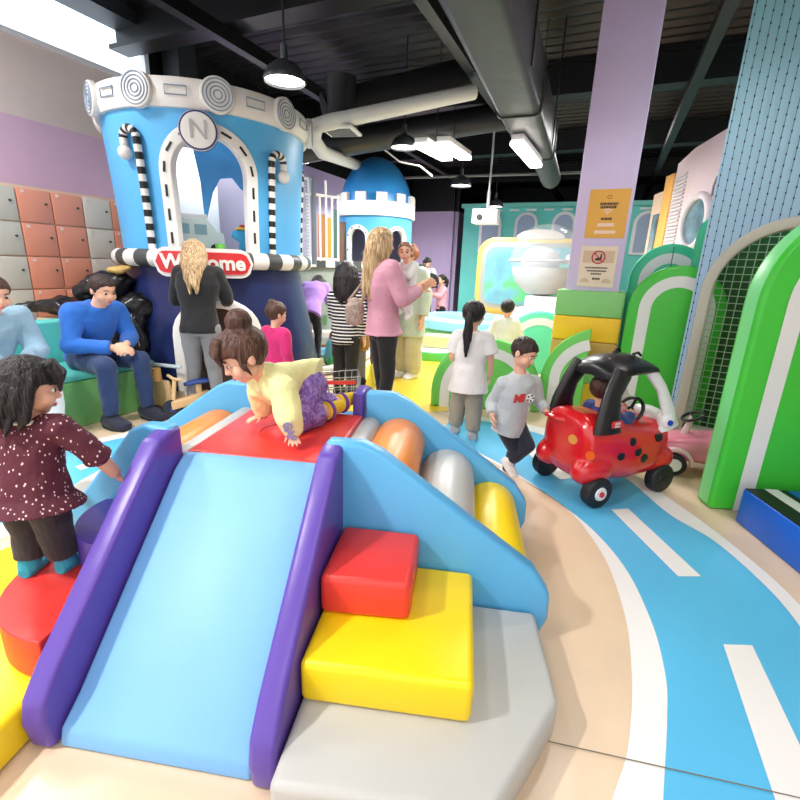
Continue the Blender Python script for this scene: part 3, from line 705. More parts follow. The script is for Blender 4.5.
# domed tower
DC = at(375, 262, 9.3); DC.z = 0; DA = math.atan2(-DC.y, -DC.x)
dt = thing('domed_tower', 'sky blue toy tower with a blue dome and white battlements', 'play tower', V((DC.x, DC.y, 1.42)), DA)
DR = .69
domem = mat('dome_blue', (48, 136, 204), .3, var=.05, vscale=2)
def dcy(r, ph, z): return V((r * math.cos(ph), r * math.sin(ph), z))
m = MB(); m.lathe([(DR * .98 * math.cos(a), .98 + 1.0 * math.sin(a) * .92) for a in [PI / 2 * k / 14 for k in range(15)]], seg=48, caps=False); m.build('dome', domem, dt)
n = 72; m = MB()
def din(ph, z):
    for p0 in (rad(-28), rad(34)):
        dx = (ph - p0) * DR
        if abs(dx) < .17 and z < .45 + math.sqrt(.17 ** 2 - dx * dx): return True
    return False
for i in range(n * 2):
    for j in range(20):
        p0, p1 = -PI + PI * i / n, -PI + PI * (i + 1) / n; z0, z1 = .85 * j / 20, .85 * (j + 1) / 20
        if din((p0 + p1) / 2, (z0 + z1) / 2): continue
        m.faces([dcy(DR, p0, z0), dcy(DR, p1, z0), dcy(DR, p1, z1), dcy(DR, p0, z1)], [(0, 1, 2, 3)])
bmesh.ops.remove_doubles(m.bm, verts=m.bm.verts, dist=1e-4); m.build('tower_wall', skyp, dt)
for p0 in (rad(-28), rad(34)):
    P = [(-.16, 0), (-.16, .25)] + [(.16 * math.cos(PI - PI * k / 12), .45 + .16 * math.sin(PI - PI * k / 12)) for k in range(13)] + [(.16, .25), (.16, 0)]
    Q = [(-.23, 0), (-.23, .25)] + [(.23 * math.cos(PI - PI * k / 12), .45 + .23 * math.sin(PI - PI * k / 12)) for k in range(13)] + [(.23, .25), (.23, 0)]
    m = MB(); m.rings([[dcy(DR - .05, p0 + a / DR, b), dcy(DR + .03, p0 + a / DR, b), dcy(DR + .03, p0 + c / DR, d_), dcy(DR - .05, p0 + c / DR, d_)] for (a, b), (c, d_) in zip(P, Q)])
    ar = m.build('arch_frame', whitep, dt, bevel=.006)
    for q in (1, 3, 6, 9, 12, 15):
        m = MB(); c = dcy(DR + .03, p0 + (P[q][0] + Q[q][0]) / 2 / DR, (P[q][1] + Q[q][1]) / 2); o = dcy(1, p0, 0); m.cyl(c, c + o * .008, .014, .014, 10); m.build('stud', black, ar)
m = MB(); m.lathe([(DR - .06, .01), (DR - .06, .8)], seg=32, a0=rad(100), a1=rad(260), caps=False); m.build('inner_wall', mat('tower_inside_lilac', (178, 168, 200), .6), dt)
NB = 12; m = MB()
for k in range(NB * 6):
    a0, a1 = 2 * PI * k / (NB * 6), 2 * PI * (k + 1) / (NB * 6); zt = 1.22 if k % 6 < 3 else 1.08
    rr = DR + .05; rj = DR - .02
    for (z0, z1) in ((.84, 1.08),) + (((1.08, 1.22),) if k % 6 < 3 else ()):
        m.faces([dcy(r, a, z) for r in (rj, rr) for a in (a0, a1) for z in (z0, z1)], [(0, 1, 3, 2), (4, 6, 7, 5), (0, 4, 5, 1), (2, 3, 7, 6), (0, 2, 6, 4), (1, 5, 7, 3)])
m.build('battlement', whitep, dt, sharp=30)
# ================================================================== SMALL THINGS ROUND THE DECK
p = gr(322, 352)
st = thing('toy_bench', 'small low wooden bench with orange legs under the deck wall', 'bench', p, rad(15))
m = MB(); m.box((0, 0, .3), (.62, .26, .1)); m.build('seat', mat('bench_pale', (222, 210, 196), .5), st, bevel=.008)
wood = mat('wood_light', (222, 186, 136), .5, var=.08, vscale=8, stretch=(1, 1, 6)); orw = mat('wood_orange', (196, 110, 60), .5)
for x in (-.24, .2):
    for y in (-.09, .09): m = MB(); m.box((x, y, .125), (.05, .05, .25)); m.build('leg', orw, st)
m = MB(); m.box((0, 0, .1), (.4, .03, .04)); m.build('stretcher', orw, st)
p = gr(334, 366)
rk = thing('toy_rocket', 'turquoise toy rocket with red top and green fins on the blue floor disc', 'toy', p, 0)
m = MB(); m.lathe([(.09, .04), (.12, .1), (.13, .2), (.11, .32), (.07, .4), (.05, .42)], seg=24); m.build('body', mat('rocket_teal', (112, 196, 200), .35), rk)
m = MB(); m.lathe([(.07, .4), (.06, .47), (.02, .52), (.001, .53)], seg=20); m.build('red_cap', mat('toy_red', (214, 60, 50)), rk)
for k in range(3):
    a = k * 2.094 + .5; m = MB(); m.ell((.13 * math.cos(a), .13 * math.sin(a), .09), (.06, .06, .09)); m.build('fin', mat('toy_green', (62, 168, 84), .4), rk)
# white padded rim in front of the disc
rp = tag(MB().tube([gr(300, 378) + V((0, 0, .05)), gr(330, 374) + V((0, 0, .06)), gr(352, 368) + V((0, 0, .06)), gr(372, 356) + V((0, 0, .05))], .06, 12).build('floor_bolster', mat('bolster_grey', (206, 202, 194), .5)), 'low pale padded bolster curving along the near side of the blue floor disc', 'bolster')
# yellow rocker behind the platform
p = V((-.55, 3.35, 0))
yc = thing('yellow_rocker', 'bright yellow curved toy rocker standing behind the red platform', 'toy', p, rad(-8))
m = MB(); sec = []
for k in range(13):
    a = rad(200 + 150 * k / 12); sec.append((.30 * math.cos(a), .44 + .34 * math.sin(a), .028 + .05 * math.sin(PI * k / 12)))
P = [(x, z + w * .6) for x, z, w in sec] + [(x, z - w * .6) for x, z, w in reversed(sec)]
m.prism([(x + .05, -.06, z + .05) for x, z in P], (0, .12, 0)); m.build('curved_body', mat('rocker_yellow', (246, 214, 40), .35), yc, bevel=.012)
m = MB(); m.prism([(x, -.06, z) for x, z in ((.26, .3), (.335, .3), (.36, .56), (.335, .71), (.3, .56))], (0, .1, 0)); m.build('upright_horn', MATS['rocker_yellow'], yc, bevel=.012)
m = MB(); m.box((.03, 0, .06), (.3, .3, .1)); m.build('foot', MATS['rocker_yellow'], yc, bevel=.02)
# toy shopping trolley
tr = thing('toy_shopping_trolley', 'small toy shopping trolley with red handle behind the crawling child', 'trolley', V((-.52, 3.75, 0)), rad(10))
cw = mat('wire_chrome', (176, 182, 184), .25, metal=.8); redp = mat('toy_red', (214, 60, 50))
m = MB(); L0 = [(-.17, -.11, .5), (.17, -.13, .52), (.17, .13, .52), (-.17, .11, .5)]; L1 = [(-.12, -.09, .27), (.15, -.11, .27), (.15, .11, .27), (-.12, .09, .27)]
for zz in (0, .33, .66, 1):
    m.tube([V(a).lerp(V(b), zz) for a, b in zip(L1, L0)], .005, 6, closed=True)
for i in range(4):
    j = (i + 1) % 4
    for q in range(6): m.tube([V(L1[i]).lerp(V(L1[j]), q / 6), V(L0[i]).lerp(V(L0[j]), q / 6)], .0035, 6)
for q in range(1, 6): m.tube([V(L1[0]).lerp(V(L1[1]), q / 6), V(L1[3]).lerp(V(L1[2]), q / 6)], .0035, 6)
m.build('wire_basket', cw, tr)
m = MB(); m.tube([(-.2, -.14, .53), (-.2, .14, .53)], .016); m.build('handle', redp, tr)
m = MB(); m.box((.0, -.128, .47), (.26, .01, .03)); m.build('red_rail', redp, tr)
m = MB(); m.box((-.17, 0, .42), (.02, .2, .14)); m.build('child_flap', mat('flap_white', (230, 228, 224), .5), tr, bevel=.004)
m = MB()
for y in (-.1, .1): m.tube([(-.15, y, .27), (-.17, y, .06), (.15, y, .06), (.13, y, .27)], .009, 8)
m.build('frame', cw, tr)
for x in (-.16, .15):
    for y in (-.1, .1): m = MB(); m.cyl((x, y - .012, .03), (x, y + .012, .03), .03, .03, 16); m.build('wheel', black, tr)
# wooden ride-on and push toys by the bench
p = gr(190, 414)
sct = thing('wooden_scooter', 'wooden toy tricycle with blue saddle and dark wheels beside the bench', 'tricycle', p, rad(232))
bsad = mat('saddle_blue', (34, 62, 128), .45); wh = mat('wheel_dark', (32, 40, 58), .5)
m = MB(); m.prism([(-.2, -.03, .1), (.17, -.03, .08), (.17, -.03, .16), (0, -.03, .17), (-.12, -.03, .2), (-.2, -.03, .2)], (0, .06, 0)); m.build('frame', wood, sct, bevel=.01)
m = MB(); m.box((-.1, 0, .235), (.05, .05, .1)); m.build('saddle_post', wood, sct, bevel=.006)
m = MB(); m.loft([((-.2, 0, .3), (0, .075, 0), (0, 0, .022)), ((-.08, 0, .3), (0, .055, 0), (0, 0, .025)), ((.02, 0, .29), (0, .03, 0), (0, 0, .018))]); m.build('saddle', bsad, sct)
m = MB(); m.cyl((.15, 0, .1), (.11, 0, .36), .018); m.build('steering_post', wood, sct)
m = MB(); m.tube([(.11, -.12, .37), (.12, 0, .36), (.11, .12, .37)], .014); m.build('handlebar', wood, sct)
for x, y, r in ((.16, 0, .085), (-.17, -.09, .085), (-.17, .09, .085)):
    m = MB(); m.cyl((x, y - .018, r), (x, y + .018, r), r, r, 24); wv = m.build('wheel', wh, sct, bevel=.006)
    m = MB(); m.cyl((x, y - .022, r), (x, y + .022, r), r * .35, r * .35, 16); m.build('hub', mat('saddle_blue', (34, 62, 128)), wv)
p = gr(166, 408)
pw = thing('wooden_push_cart', 'wooden toddler push cart with a pale handle bar against the tower base', 'cart', p + V((0.0, -.1, 0)), rad(-22))
m = MB(); m.prism([(x, 0, z) for x, z in ((-.15, .05), (.15, .05), (.15, .24), (.13, .31), (-.13, .31), (-.15, .24))], (0, .03, 0)); m.build('front_board', wood, pw, bevel=.008)
m = MB(); m.box((0, .16, .09), (.26, .3, .04)); m.build('tray', wood, pw, bevel=.006)
m = MB(); m.cyl((-.0, .0, .3), (-.0, 0, .42), .045, .04); m.cyl((0, -.03, .33), (0, -.01, .33), .02, .02, 16); m.build('peg_head', mat('peg_wood', (224, 172, 96), .5), pw)
m = MB(); m.tube([(-.24, .05, .43), (.26, .05, .45)], .017); m.build('handle_bar', mat('bar_pale', (206, 220, 224), .4), pw)
for x in (-.17, .17):
    for y in (.06, .26): m = MB(); m.cyl((x - .015, y, .05), (x + .015, y, .05), .05, .05, 20); m.build('wheel', wh, pw)
# ================================================================== BAGS AND COATS

# ================================================================== PILLAR
PR_ = V((2.0, 4.98, 0)); PA = rad(-24.5)
pl = struct(thing('trim_5', None, None, PR_, PA))
m = MB(); m.box((0, 0, CZ / 2), (.50, .50, CZ)); struct(m.build('pillar_shaft', mat('pillar_lilac', (206, 190, 226), .5, var=.02), pl, bevel=.008))
pb = thing('pillar_padding', 'padded green, yellow and tan wrap round the foot of the lilac pillar', 'padding', PR_, PA)
z = 1.24; pcols = [((134, 200, 120), .26), ((252, 202, 40), .25), ((206, 164, 84), .2), ((140, 212, 130), .24), ((250, 206, 60), .29)]
for c, h in pcols:
    m = MB(); w = .64
    m.box((0, 0, z - h / 2), (w, w, h - .004)); m.build('pad_band', vinyl('pad_%d_%d' % (c[0], c[1]), c, .4), pb, bevel=.014); z -= h
def sign_on_pillar(name, label, x, z, w, h, m_):
    s = thing(name, label, 'sign', PR_ + Matrix.Rotation(PA, 3, 'Z') @ V((x, -.254, z)), PA)
    m = MB(); m.box((0, -.002, 0), (w, .004, h)); m.build('sheet', m_, s); return s
s = sign_on_pillar('notice_sheet', 'orange notice sheet taped to the lilac pillar, the upper of two', .04, 1.96, .36, .44, mat('sheet_orange', (226, 166, 62), .4))
ink = mat('ink_dark', (60, 40, 30), .6); pinkish = mat('sheet_pale_pink', (244, 206, 184), .5)
def bars(par, rows, mm, name='text_line', y=-.006):
    for (x0, x1, z, h) in rows:
        m = MB(); x = x0
        while x < x1 - .004:
            wv = random.uniform(.010, .02); m.box(((x + min(x + wv, x1)) / 2, y, z), (min(wv, x1 - x), .002, h)); x += wv + .004
        m.build(name, mm, par)
bars(s, [(-.075, .085, .09, .022), (-.07, .075, .06, .022), (-.05, .05, -.045, .02)], ink)
m = MB()
for r0, r1 in ((.0, .016), (.024, .036), (.046, .058)):
    A = [(r0 * math.cos(a), -.006, -.01 + r0 * math.sin(a)) for a in [rad(45 + 90 * k / 8) for k in range(9)]]; B = [(r1 * math.cos(a), -.006, -.01 + r1 * math.sin(a)) for a in [rad(45 + 90 * k / 8) for k in range(9)]]
    m.strip(A, B)
m.build('fan_symbol', pinkish, s)
for z, w in ((-.1, .15), (-.165, .19)): m = MB(); m.box((.0, -.006, z), (w, .002, .03)); m.build('pale_panel', pinkish, s)
m = MB(); m.tube([(.02 * math.cos(a), -.006, .15 + .014 * math.sin(a)) for a in [2 * PI * k / 16 for k in range(16)]], .002, 5, closed=True); m.build('round_mark', ink, s)
s = sign_on_pillar('notice_sheet', 'cream notice sheet with a red prohibition circle, the lower of two on the pillar', .02, 1.47, .34, .39, mat('sheet_cream', (232, 214, 192), .45))
m = MB(); m.box((0, -.005, .095), (.288, .002, .115)); m.build('tan_header', mat('sheet_tan', (214, 182, 156), .5), s)
redk = mat('ink_red', (196, 30, 40), .5)
m = MB(); m.tube([(.058 * math.cos(a), -.009, .09 + .058 * math.sin(a)) for a in [2 * PI * k / 28 for k in range(28)]], .006, 6, closed=True); ci = m.build('prohibition_ring', redk, s)
m = MB(); m.tube([(-.041, -.009, .131), (.041, -.009, .049)], .005, 6); m.build('slash', redk, ci)
m = MB(); m.prism([(x, -.007, z) for x, z in ((-.03, .06), (.03, .06), (.03, .12), (.018, .125), (.014, .09), (-.01, .085), (-.03, .075))], (0, -.002, 0)); m.build('pictogram', ink, s)
bars(s, [(-.11, .10, -.01, .014), (-.09, .09, -.04, .014), (-.05, .05, -.068, .014), (-.03, .04, -.115, .02)], ink)
for x in (-.1, .1): m = MB(); m.prism([(x + .045 * math.cos(PI * k / 8), -.005, -.154 + .045 * math.sin(PI * k / 8)) for k in range(9)], (0, -.002, 0)); m.build('corner_blob', MATS['sheet_tan'], s)
# ================================================================== ARCHED HEDGE PANELS
def hedge(label, p, w, h, rz, m_, inset=.09, sw=.1, th=.12, seam=False, stripe=True, side=None):
    t = thing('hedge_panel', label, 'padded panel', p, rz)
    m = MB(); m.prism([(x, 0, z) for x, z in arch_pts(w, h, 28)], (0, th, 0), 0, 1 if side else None); m.build('panel_body', [m_, side] if side else m_, t, bevel=.03)
    if stripe:
        A = arch_pts(w - 2 * inset, h - inset, 28); B = arch_pts(w - 2 * inset - 2 * sw, h - inset - sw, 28)
        m = MB(); m.strip([(x, -.004, z + (.004 if z == 0 else 0)) for x, z in A], [(x, -.004, z + (.004 if z == 0 else 0)) for x, z in B]); m.build('arch_stripe', vstripe, t)
    if seam: m = MB(); m.box((0, -.005, h - .28), (.008, .004, .5)); m.build('seam', mat('seam_dark', (40, 90, 70), .6), t)
    return t
p0 = gr(433, 413)
hedge('low green arched hedge panel right behind the girl in the white tee', V((.88, 4.55, 0)), 1.12, .74, rad(-5), vlime)
t = thing('hedge_panel', 'green half arch hedge panel behind the running boy, running up to the pillar', 'padded panel', V((1.44, 4.60, 0)), rad(-24))
def half(w, h, n=16): return [(w, 0), (w, h)] + [(w + .15 - (w + .15) * math.cos(a), h - (w + .15) + (w + .15) * math.sin(a)) for a in [PI / 2 * .82 * (1 - k / n) for k in range(n + 1)]] + [(0, 0)]
m = MB(); m.prism([(x, 0, z) for x, z in half(.42, .90)], (0, .12, 0)); m.build('panel_body', vlime, t, bevel=.02)
m = MB(); m.strip([(.09 + (.44 - .44 * math.cos(a)), -.004, (.36 + .44 * math.sin(a)) if a > 0 else .01) for a in [0] + [.01 + PI / 2 * .82 * k / 16 for k in range(17)]], [(.19 + (.36 - .36 * math.cos(a)), -.004, (.36 + .34 * math.sin(a)) if a > 0 else .01) for a in [0] + [.01 + PI / 2 * .80 * k / 16 for k in range(17)]]); m.build('arch_stripe', vstripe, t)
hedge('small green arched hedge panel behind the boy with navy trousers', V((1.92, 6.4, 0)), 1.0, .88, rad(-12), vmint)
hedge('tall green arched hedge panel behind the red toy car', V((2.46, 4.2, 0)), .78, 1.5, rad(-24), vinyl('vinyl_leaf', (70, 190, 62)))
hedge('turquoise arched hedge panel with a centre seam behind the tall green one', V((2.70, 4.85, 0)), .72, 1.72, rad(-24), vinyl('vinyl_turq', (62, 200, 150)), seam=True)
hedge('turquoise arched hedge panel half hidden behind the net wall', V((2.83, 4.33, 0)), .4, 1.98, rad(-24), MATS['vinyl_turq'])
hedge('huge bright green arched panel in front of the net, beside the blue steps', V((2.53, 2.55, 0)), 1.12, 1.84, rad(-3), vinyl('vinyl_bright_green', (66, 196, 60)), inset=.14, sw=.1, th=.16, side=vinyl('vinyl_light_green', (124, 226, 140)))
# ================================================================== BLUE STEPS
for i, (x, y, z0, z1, w, dd, c, lab) in enumerate(((2.52, 2.14, 0, .22, .98, .58, (24, 98, 206), 'dark blue foam step with black and white top stripes, the lower of two'), (2.83, 2.14, .22, .44, .62, .58, (40, 166, 236), 'bright blue foam step resting on the darker one, right edge'))):
    t = thing('stair_block', lab, 'step', (x, y, z0), rad(-3))
    hgt = z1 - z0
    m = MB(); m.box((0, 0, hgt / 2), (w, dd, hgt)); m.build('block', vinyl('step_blue_%d' % i, c), t, bevel=.012)
    L = -w / 2
    m = MB(); m.box((L + .12, 0, hgt + .001), (.23, dd - .02, .004)); m.build('tread_strip', black, t)
    m = MB(); m.box((L + .15, 0, hgt + .004), (.075, dd - .02, .003)); m.build('white_stripe', vstripe, t)
# ================================================================== NET WALL WITH ARCH
N0, N1 = V((2.42, 3.94, 0)), V((4.2, 2.75, 0)); ND = (N1 - N0).normalized(); NA = math.atan2(ND.y, ND.x); NL = (N1 - N0).length
nw = thing('net_wall', 'tall pale blue climbing frame wall with an arched opening on the right', 'play frame', N0, NA)
ax0, ax1, ah = .06, 1.22, 1.86
def gradm():
    m = mat('net_wall_blue', (140, 184, 214), .6); n = m.node_tree.nodes; L = m.node_tree.links
    tc = n.new('ShaderNodeTexCoord'); sp = n.new('ShaderNodeSeparateXYZ'); L.new(tc.outputs['Object'], sp.inputs[0])
    r = n.new('ShaderNodeValToRGB'); mr = n.new('ShaderNodeMath'); mr.operation = 'DIVIDE'; mr.inputs[1].default_value = 4.2
    L.new(sp.outputs['Z'], mr.inputs[0]); L.new(mr.outputs[0], r.inputs['Fac'])
    e = r.color_ramp.elements; e[0].position = .42; e[0].color = rgb(172, 206, 236); e[1].position = .78; e[1].color = rgb(128, 184, 196)
    L.new(r.outputs['Color'], n['Principled BSDF'].inputs['Base Color']); return m
outl = [(0, 0), (ax0, 0)] + [(x + (ax0 + ax1) / 2, z) for x, z in reversed(arch_pts(ax1 - ax0, ah, 28))][1:-1] + [(ax1, 0), (NL, 0), (NL, 4.15), (0, 4.15)]
m = MB(); m.prism([(x, .08, z) for x, z in outl], (0, .05, 0)); m.build('back_sheet', gradm(), nw)
A = arch_pts(ax1 - ax0 + .02, ah + .01, 30, (ax0 + ax1) / 2); B = arch_pts(ax1 - ax0 - .15, ah - .075, 30, (ax0 + ax1) / 2)
m = MB(); m.rings([[(a[0], -.02, a[1]), (a[0], .16, a[1]), (b[0], .16, b[1]), (b[0], -.02, b[1])] for a, b in zip(A, B)]); m.build('arch_frame', vinyl('frame_greige', (196, 190, 180)), nw, bevel=.015)
m = MB(); m.box(((ax0 + ax1) / 2, .07, .06), (ax1 - ax0, .18, .12)); m.build('sill', MATS['frame_greige'], nw, bevel=.02)
rope = mat('rope_blue', (84, 112, 136), .7); knotm = mat('knot_dark', (24, 32, 44), .7)
m = MB(); cols = int(NL / .054)
for k in range(cols + 1):
    x = .02 + k * .054; zlo = 0
    dx = abs(x - (ax0 + ax1) / 2); hw = (ax1 - ax0) / 2 + .01
    if dx < hw: zlo = ah - hw + math.sqrt(max(0, hw * hw - dx * dx))
    m.cyl((x, .0, zlo + .01), (x, .0, 4.15), .0028, .0028, 5, 0)
    z = math.ceil((zlo + .02) / .075) * .075 + (.0375 if k % 2 else 0)
    while z < 4.1:
        m.ell((x, 0, z), (.0058, .0058, .011), seg=6, mi=1); z += .075
nt = m.build('knotted_net', [rope, knotm], nw); nt['kind'] = 'stuff'
# inside the arch: green mesh, posts, dark lining
gm = thing('mesh_screen', 'green square mesh screen seen inside the arched opening', 'mesh', N0 + Matrix.Rotation(NA, 3, 'Z') @ V(((ax0 + ax1) / 2 + .16, .28, 0)), NA)
m = MB()
for k in range(25): x = -.72 + k * .06; m.cyl((x, 0, .05), (x, 0, 1.9), .004, .004, 5)
for k in range(31): z = .06 + k * .06; m.cyl((-.72, 0, z), (.72, 0, z), .004, .004, 5)
o = m.build('mesh', mat('mesh_pale', (170, 206, 170), .6), gm); o['kind'] = 'stuff'
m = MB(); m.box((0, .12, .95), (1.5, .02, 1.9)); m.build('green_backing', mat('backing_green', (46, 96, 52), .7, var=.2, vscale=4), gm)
m = MB(); m.cyl((.08, -.05, .0), (.08, -.05, 1.9), .05, .05, 16); m.build('padded_post', mat('post_greige', (150, 146, 132), .6), gm)
m = MB(); m.ell((-.22, .06, 1.38), (.05, .03, .14)); m.build('mint_tag', vmint, gm)
# ================================================================== PINK PLAYHOUSE FACADE (far right)
ph = thing('playhouse', 'pale pink playhouse facade with an oval porthole and louvred strip behind the hedges', 'playhouse', V((3.05, 4.6, 0)), rad(82))
hp = mat('house_pink', (236, 214, 214), .5, var=.02)
m = MB(); m.prism([(0, 0, 0), (1.55, 0, 0), (1.55, 0, 2.72), (1.15, 0, 2.8), (0, 0, 2.84)], (0, -.4, 0)); m.build('facade', hp, ph, bevel=.01)
m = MB(); m.prism([(0, .012, .6), (.8, .012, .6), (.62, .012, 1.3), (.45, .012, 1.62), (.3, .012, 1.7), (.18, .012, 2.0), (.08, .012, 2.4), (0, .012, 2.5)], (0, -.01, 0)); m.build('painted_mountain', mat('mount_blue', (168, 206, 240), .5), ph)
m = MB(); rr = [(.74 + (.30 + .0) * math.cos(a), .0, 1.98 + .27 * math.sin(a)) for a in [2 * PI * k / 36 for k in range(36)]]
m.tube([(x, .02, z) for x, _, z in rr], .04, 10, closed=True); pf = m.build('porthole_frame', mat('frame_pinkwhite', (226, 214, 214), .4), ph)
m = MB(); m.faces([(x, .006, z) for x, _, z in rr], [tuple(range(36))]); m.build('porthole_glass', mat('porthole_glass', (110, 140, 150), .12, var=.5, vscale=5), pf)
m = MB(); m.tube([(.46, .02, 2.2), (.44, .03, 2.3), (.42, .02, 2.38)], .012); m.build('hook', mat('hook_grey', (130, 130, 130), .4), ph)
m = MB()
for k in range(26): m.box((1.35, .012, 1.5 + k * .042), (.3, .02, .022))
m.build('louvre', mat('louvre_white', (214, 210, 210), .5), ph)
m = MB(); m.box((1.68, -.19, 1.31), (.25, .42, 2.62)); m.build('orange_column', mat('col_orange', (246, 186, 96), .5), ph, bevel=.008)
m = MB(); m.box((2.05, -.22, 1.24), (.5, .36, 2.48)); m.build('cream_wall', mat('house_cream', (240, 208, 180), .5), ph, bevel=.008)
m = MB(); m.box((2.05, -.03, 1.95), (.16, .03, .5)); m.build('dark_window', mat('porthole_glass', (110, 140, 150)), ph)
m = MB(); m.box((-.22, -.15, 1.37), (.4, .3, 2.74)); m.build('blue_corner', mat('corner_blue', (176, 204, 236), .5), ph, bevel=.008)
bt = thing('blue_tent_panel', 'small deep blue sloped panel peeping between turquoise hedge and net', 'panel', V((2.92, 4.55, 0)), rad(-24))
m = MB(); m.prism([(-.12, 0, 0), (.1, 0, 0), (.1, 0, 1.62), (-.12, 0, 1.48)], (0, .05, 0)); m.build('panel', mat('deep_blue', (30, 120, 196), .4), bt)
# ================================================================== FAR END: turquoise facade, play screen, bubble, ring seat
fa = thing('toy_facade', 'turquoise toy house facade with rounded white windows at the far end', 'facade', rm(-3.4, 13.5, 0), RZ)
tq = mat('facade_turq', (104, 212, 202), .5, var=.02)
m = MB(); m.box((3.0, .1, 1.58), (7.4, .18, 3.16)); m.build('facade_wall', tq, fa)
m = MB(); m.box((3.0, -.02, 3.12), (7.5, .2, .1)); m.build('cornice', mat('facade_turq_light', (120, 210, 200), .5), fa)
for k in range(6):
    x = .1 + k * .98
    m = MB(); m.prism([(x + a, .0, 1.9 + b) for a, b in arch_pts(.62, 1.05, 16)], (0, -.05, 0)); fr = m.build('window', mat('window_white', (236, 238, 240), .5), fa, bevel=.01)
    m = MB(); m.prism([(x + a, -.051, 1.96 + b) for a, b in arch_pts(.46, .91, 16)], (0, -.01, 0)); m.build('pane', mat('pane_lilac', (158, 178, 206), .25), fr)
for k in range(14):
    m = MB(); m.box((-.2 + k * .46, -.0, 3.0), (.26, .04, .05)); m.build('white_dash', MATS['window_white'], fa)
lg = thing('light_ledge', 'pale blue low ledge below the turquoise facade', 'ledge', rm(-3.3, 12.6, 0), RZ)
m = MB(); m.box((2.0, 0, .16), (4.4, .9, .32)); m.build('ledge_block', mat('ledge_blue', (150, 206, 226), .5), lg, bevel=.02)
ps = thing('play_screen', 'large rounded projection play board with yellow frame and green map picture', 'play board', rm(-2.95, 11.6, 0), RZ + rad(6))
m = MB(); m.prism([(x, 0, z) for x, z in rrect(2.9, 1.78, .42, 8, 1.3, 1.28)], (0, .14, 0)); m.build('yellow_frame', mat('frame_yellow', (232, 200, 104), .5), ps, bevel=.03)
m = MB(); m.prism([(x, -.01, z) for x, z in rrect(2.68, 1.56, .34, 8, 1.3, 1.28)], (0, .02, 0)); m.build('grey_border', mat('board_grey', (176, 182, 178), .6), ps)
def mapmat():
    m = mat('screen_map', (160, 236, 216), .6); n = m.node_tree.nodes; L = m.node_tree.links
    tc = n.new('ShaderNodeTexCoord'); t = n.new('ShaderNodeTexNoise'); t.inputs['Scale'].default_value = 1.5; t.inputs['Detail'].default_value = 3
    L.new(tc.outputs['Object'], t.inputs['Vector']); r = n.new('ShaderNodeValToRGB'); e = r.color_ramp.elements
    e[0].color = rgb(112, 226, 124); e[0].position = .36; e[1].color = rgb(128, 200, 216); e[1].position = .5
    q = e.new(.62); q.color = rgb(112, 176, 198)
    L.new(t.outputs['Fac'], r.inputs['Fac']); b = n['Principled BSDF']; L.new(r.outputs['Color'], b.inputs['Base Color']); L.new(r.outputs['Color'], b.inputs['Emission Color']); b.inputs['Emission Strength'].default_value = .05
    return m
m = MB(); m.prism([(x, -.025, z) for x, z in rrect(2.46, 1.36, .24, 8, 1.3, 1.28)], (0, .02, 0)); m.build('screen', mapmat(), ps)
m = MB(); m.prism([(x, -.01, z) for x, z in [(.85, 2.13)] + [(1.3 + .55 * math.cos(PI - PI * k / 14), 2.17 + .2 * math.sin(PI - PI * k / 14)) for k in range(15)] + [(1.8, 2.13)]], (0, .1, 0)); m.build('cloud_top', mat('cloud_cream', (236, 226, 218), .5), ps, bevel=.015)
m = MB(); m.box((1.3, .1, .2), (2.2, .12, .44)); m.build('foot', MATS['frame_yellow'], ps)
# white projector on a pole
pj = thing('projector', 'white box projector hanging on a pole from the black ceiling', 'projector', at(486, 217, 8.6), rad(-20))
pw_ = mat('projector_white', (232, 230, 226), .4)
m = MB(); m.box((0, 0, 0), (.44, .34, .24)); m.build('case', pw_, pj, bevel=.02)
m = MB(); m.cyl((-.08, -.17, -.02), (-.08, -.2, -.02), .05, .05, 20); m.build('lens', black, pj)
m = MB(); m.cyl((.02, 0, .12), (.02, 0, .42), .03); m.cyl((.02, 0, .4), (.02, 0, CZ - .05 - pj.location.z), .018); m.build('pole', mat('pole_grey', (176, 178, 180), .35, metal=.4), pj)
# clear bubble of the giant claw ride
bb = thing('bubble_ride', 'white play ride with a big transparent bubble in front of the play board', 'play ride', at(545, 300, 8.8) * 1.0, rad(-24)); bb.location.z = 0
cz = at(540, 262, 8.8).z
rw_ = mat('ride_white', (238, 236, 236), .4)
gl = mat('clear_plastic', (236, 240, 242), .08, alpha=.2, spec=.6)
m = MB(); m.ell((-.08, 0, cz + .05), (.64, .64, .62), seg=36); m.build('bubble', gl, bb)
m = MB(); m.lathe([(.001, cz - .62), (.3, cz - .56), (.5, cz - .38), (.58, cz - .2), (.585, cz - .1), (.55, cz - .2), (.001, cz - .3)], c=(-.08, 0, 0), seg=36, caps=False); m.build('bowl', mat('bowl_grey', (196, 198, 202), .4), bb)
m = MB(); m.tube([(-.08 + .64 * math.cos(a), .64 * math.sin(a), cz + .02) for a in [2 * PI * k / 36 for k in range(36)]], .022, 8, closed=True); m.build('bubble_rim', mat('rim_grey', (206, 208, 210), .3), bb)
m = MB(); m.ell((-.18, .05, cz + .02), (.36, .32, .27), seg=24); m.build('grey_sphere', mat('sphere_grey', (206, 208, 212), .45), bb)
m = MB(); m.box((0, 0, (cz - .6) / 2), (.66, .6, cz - .6)); m.build('pedestal', rw_, bb, bevel=.05)
m = MB(); m.prism([(x, -.3, z) for x, z in ((-.55, .3), (-.3, .3), (-.28, .72), (-.36, .66), (-.44, .76), (-.5, .68), (-.56, .74))], (0, .5, 0)); m.build('side_wing', rw_, bb, bevel=.02)
m = MB(); m.tube([(.42, -.25, .0), (.5, -.25, .75), (.48, -.1, cz), (.3, 0, cz + .1)], .05, 12); m.build('arm', rw_, bb)
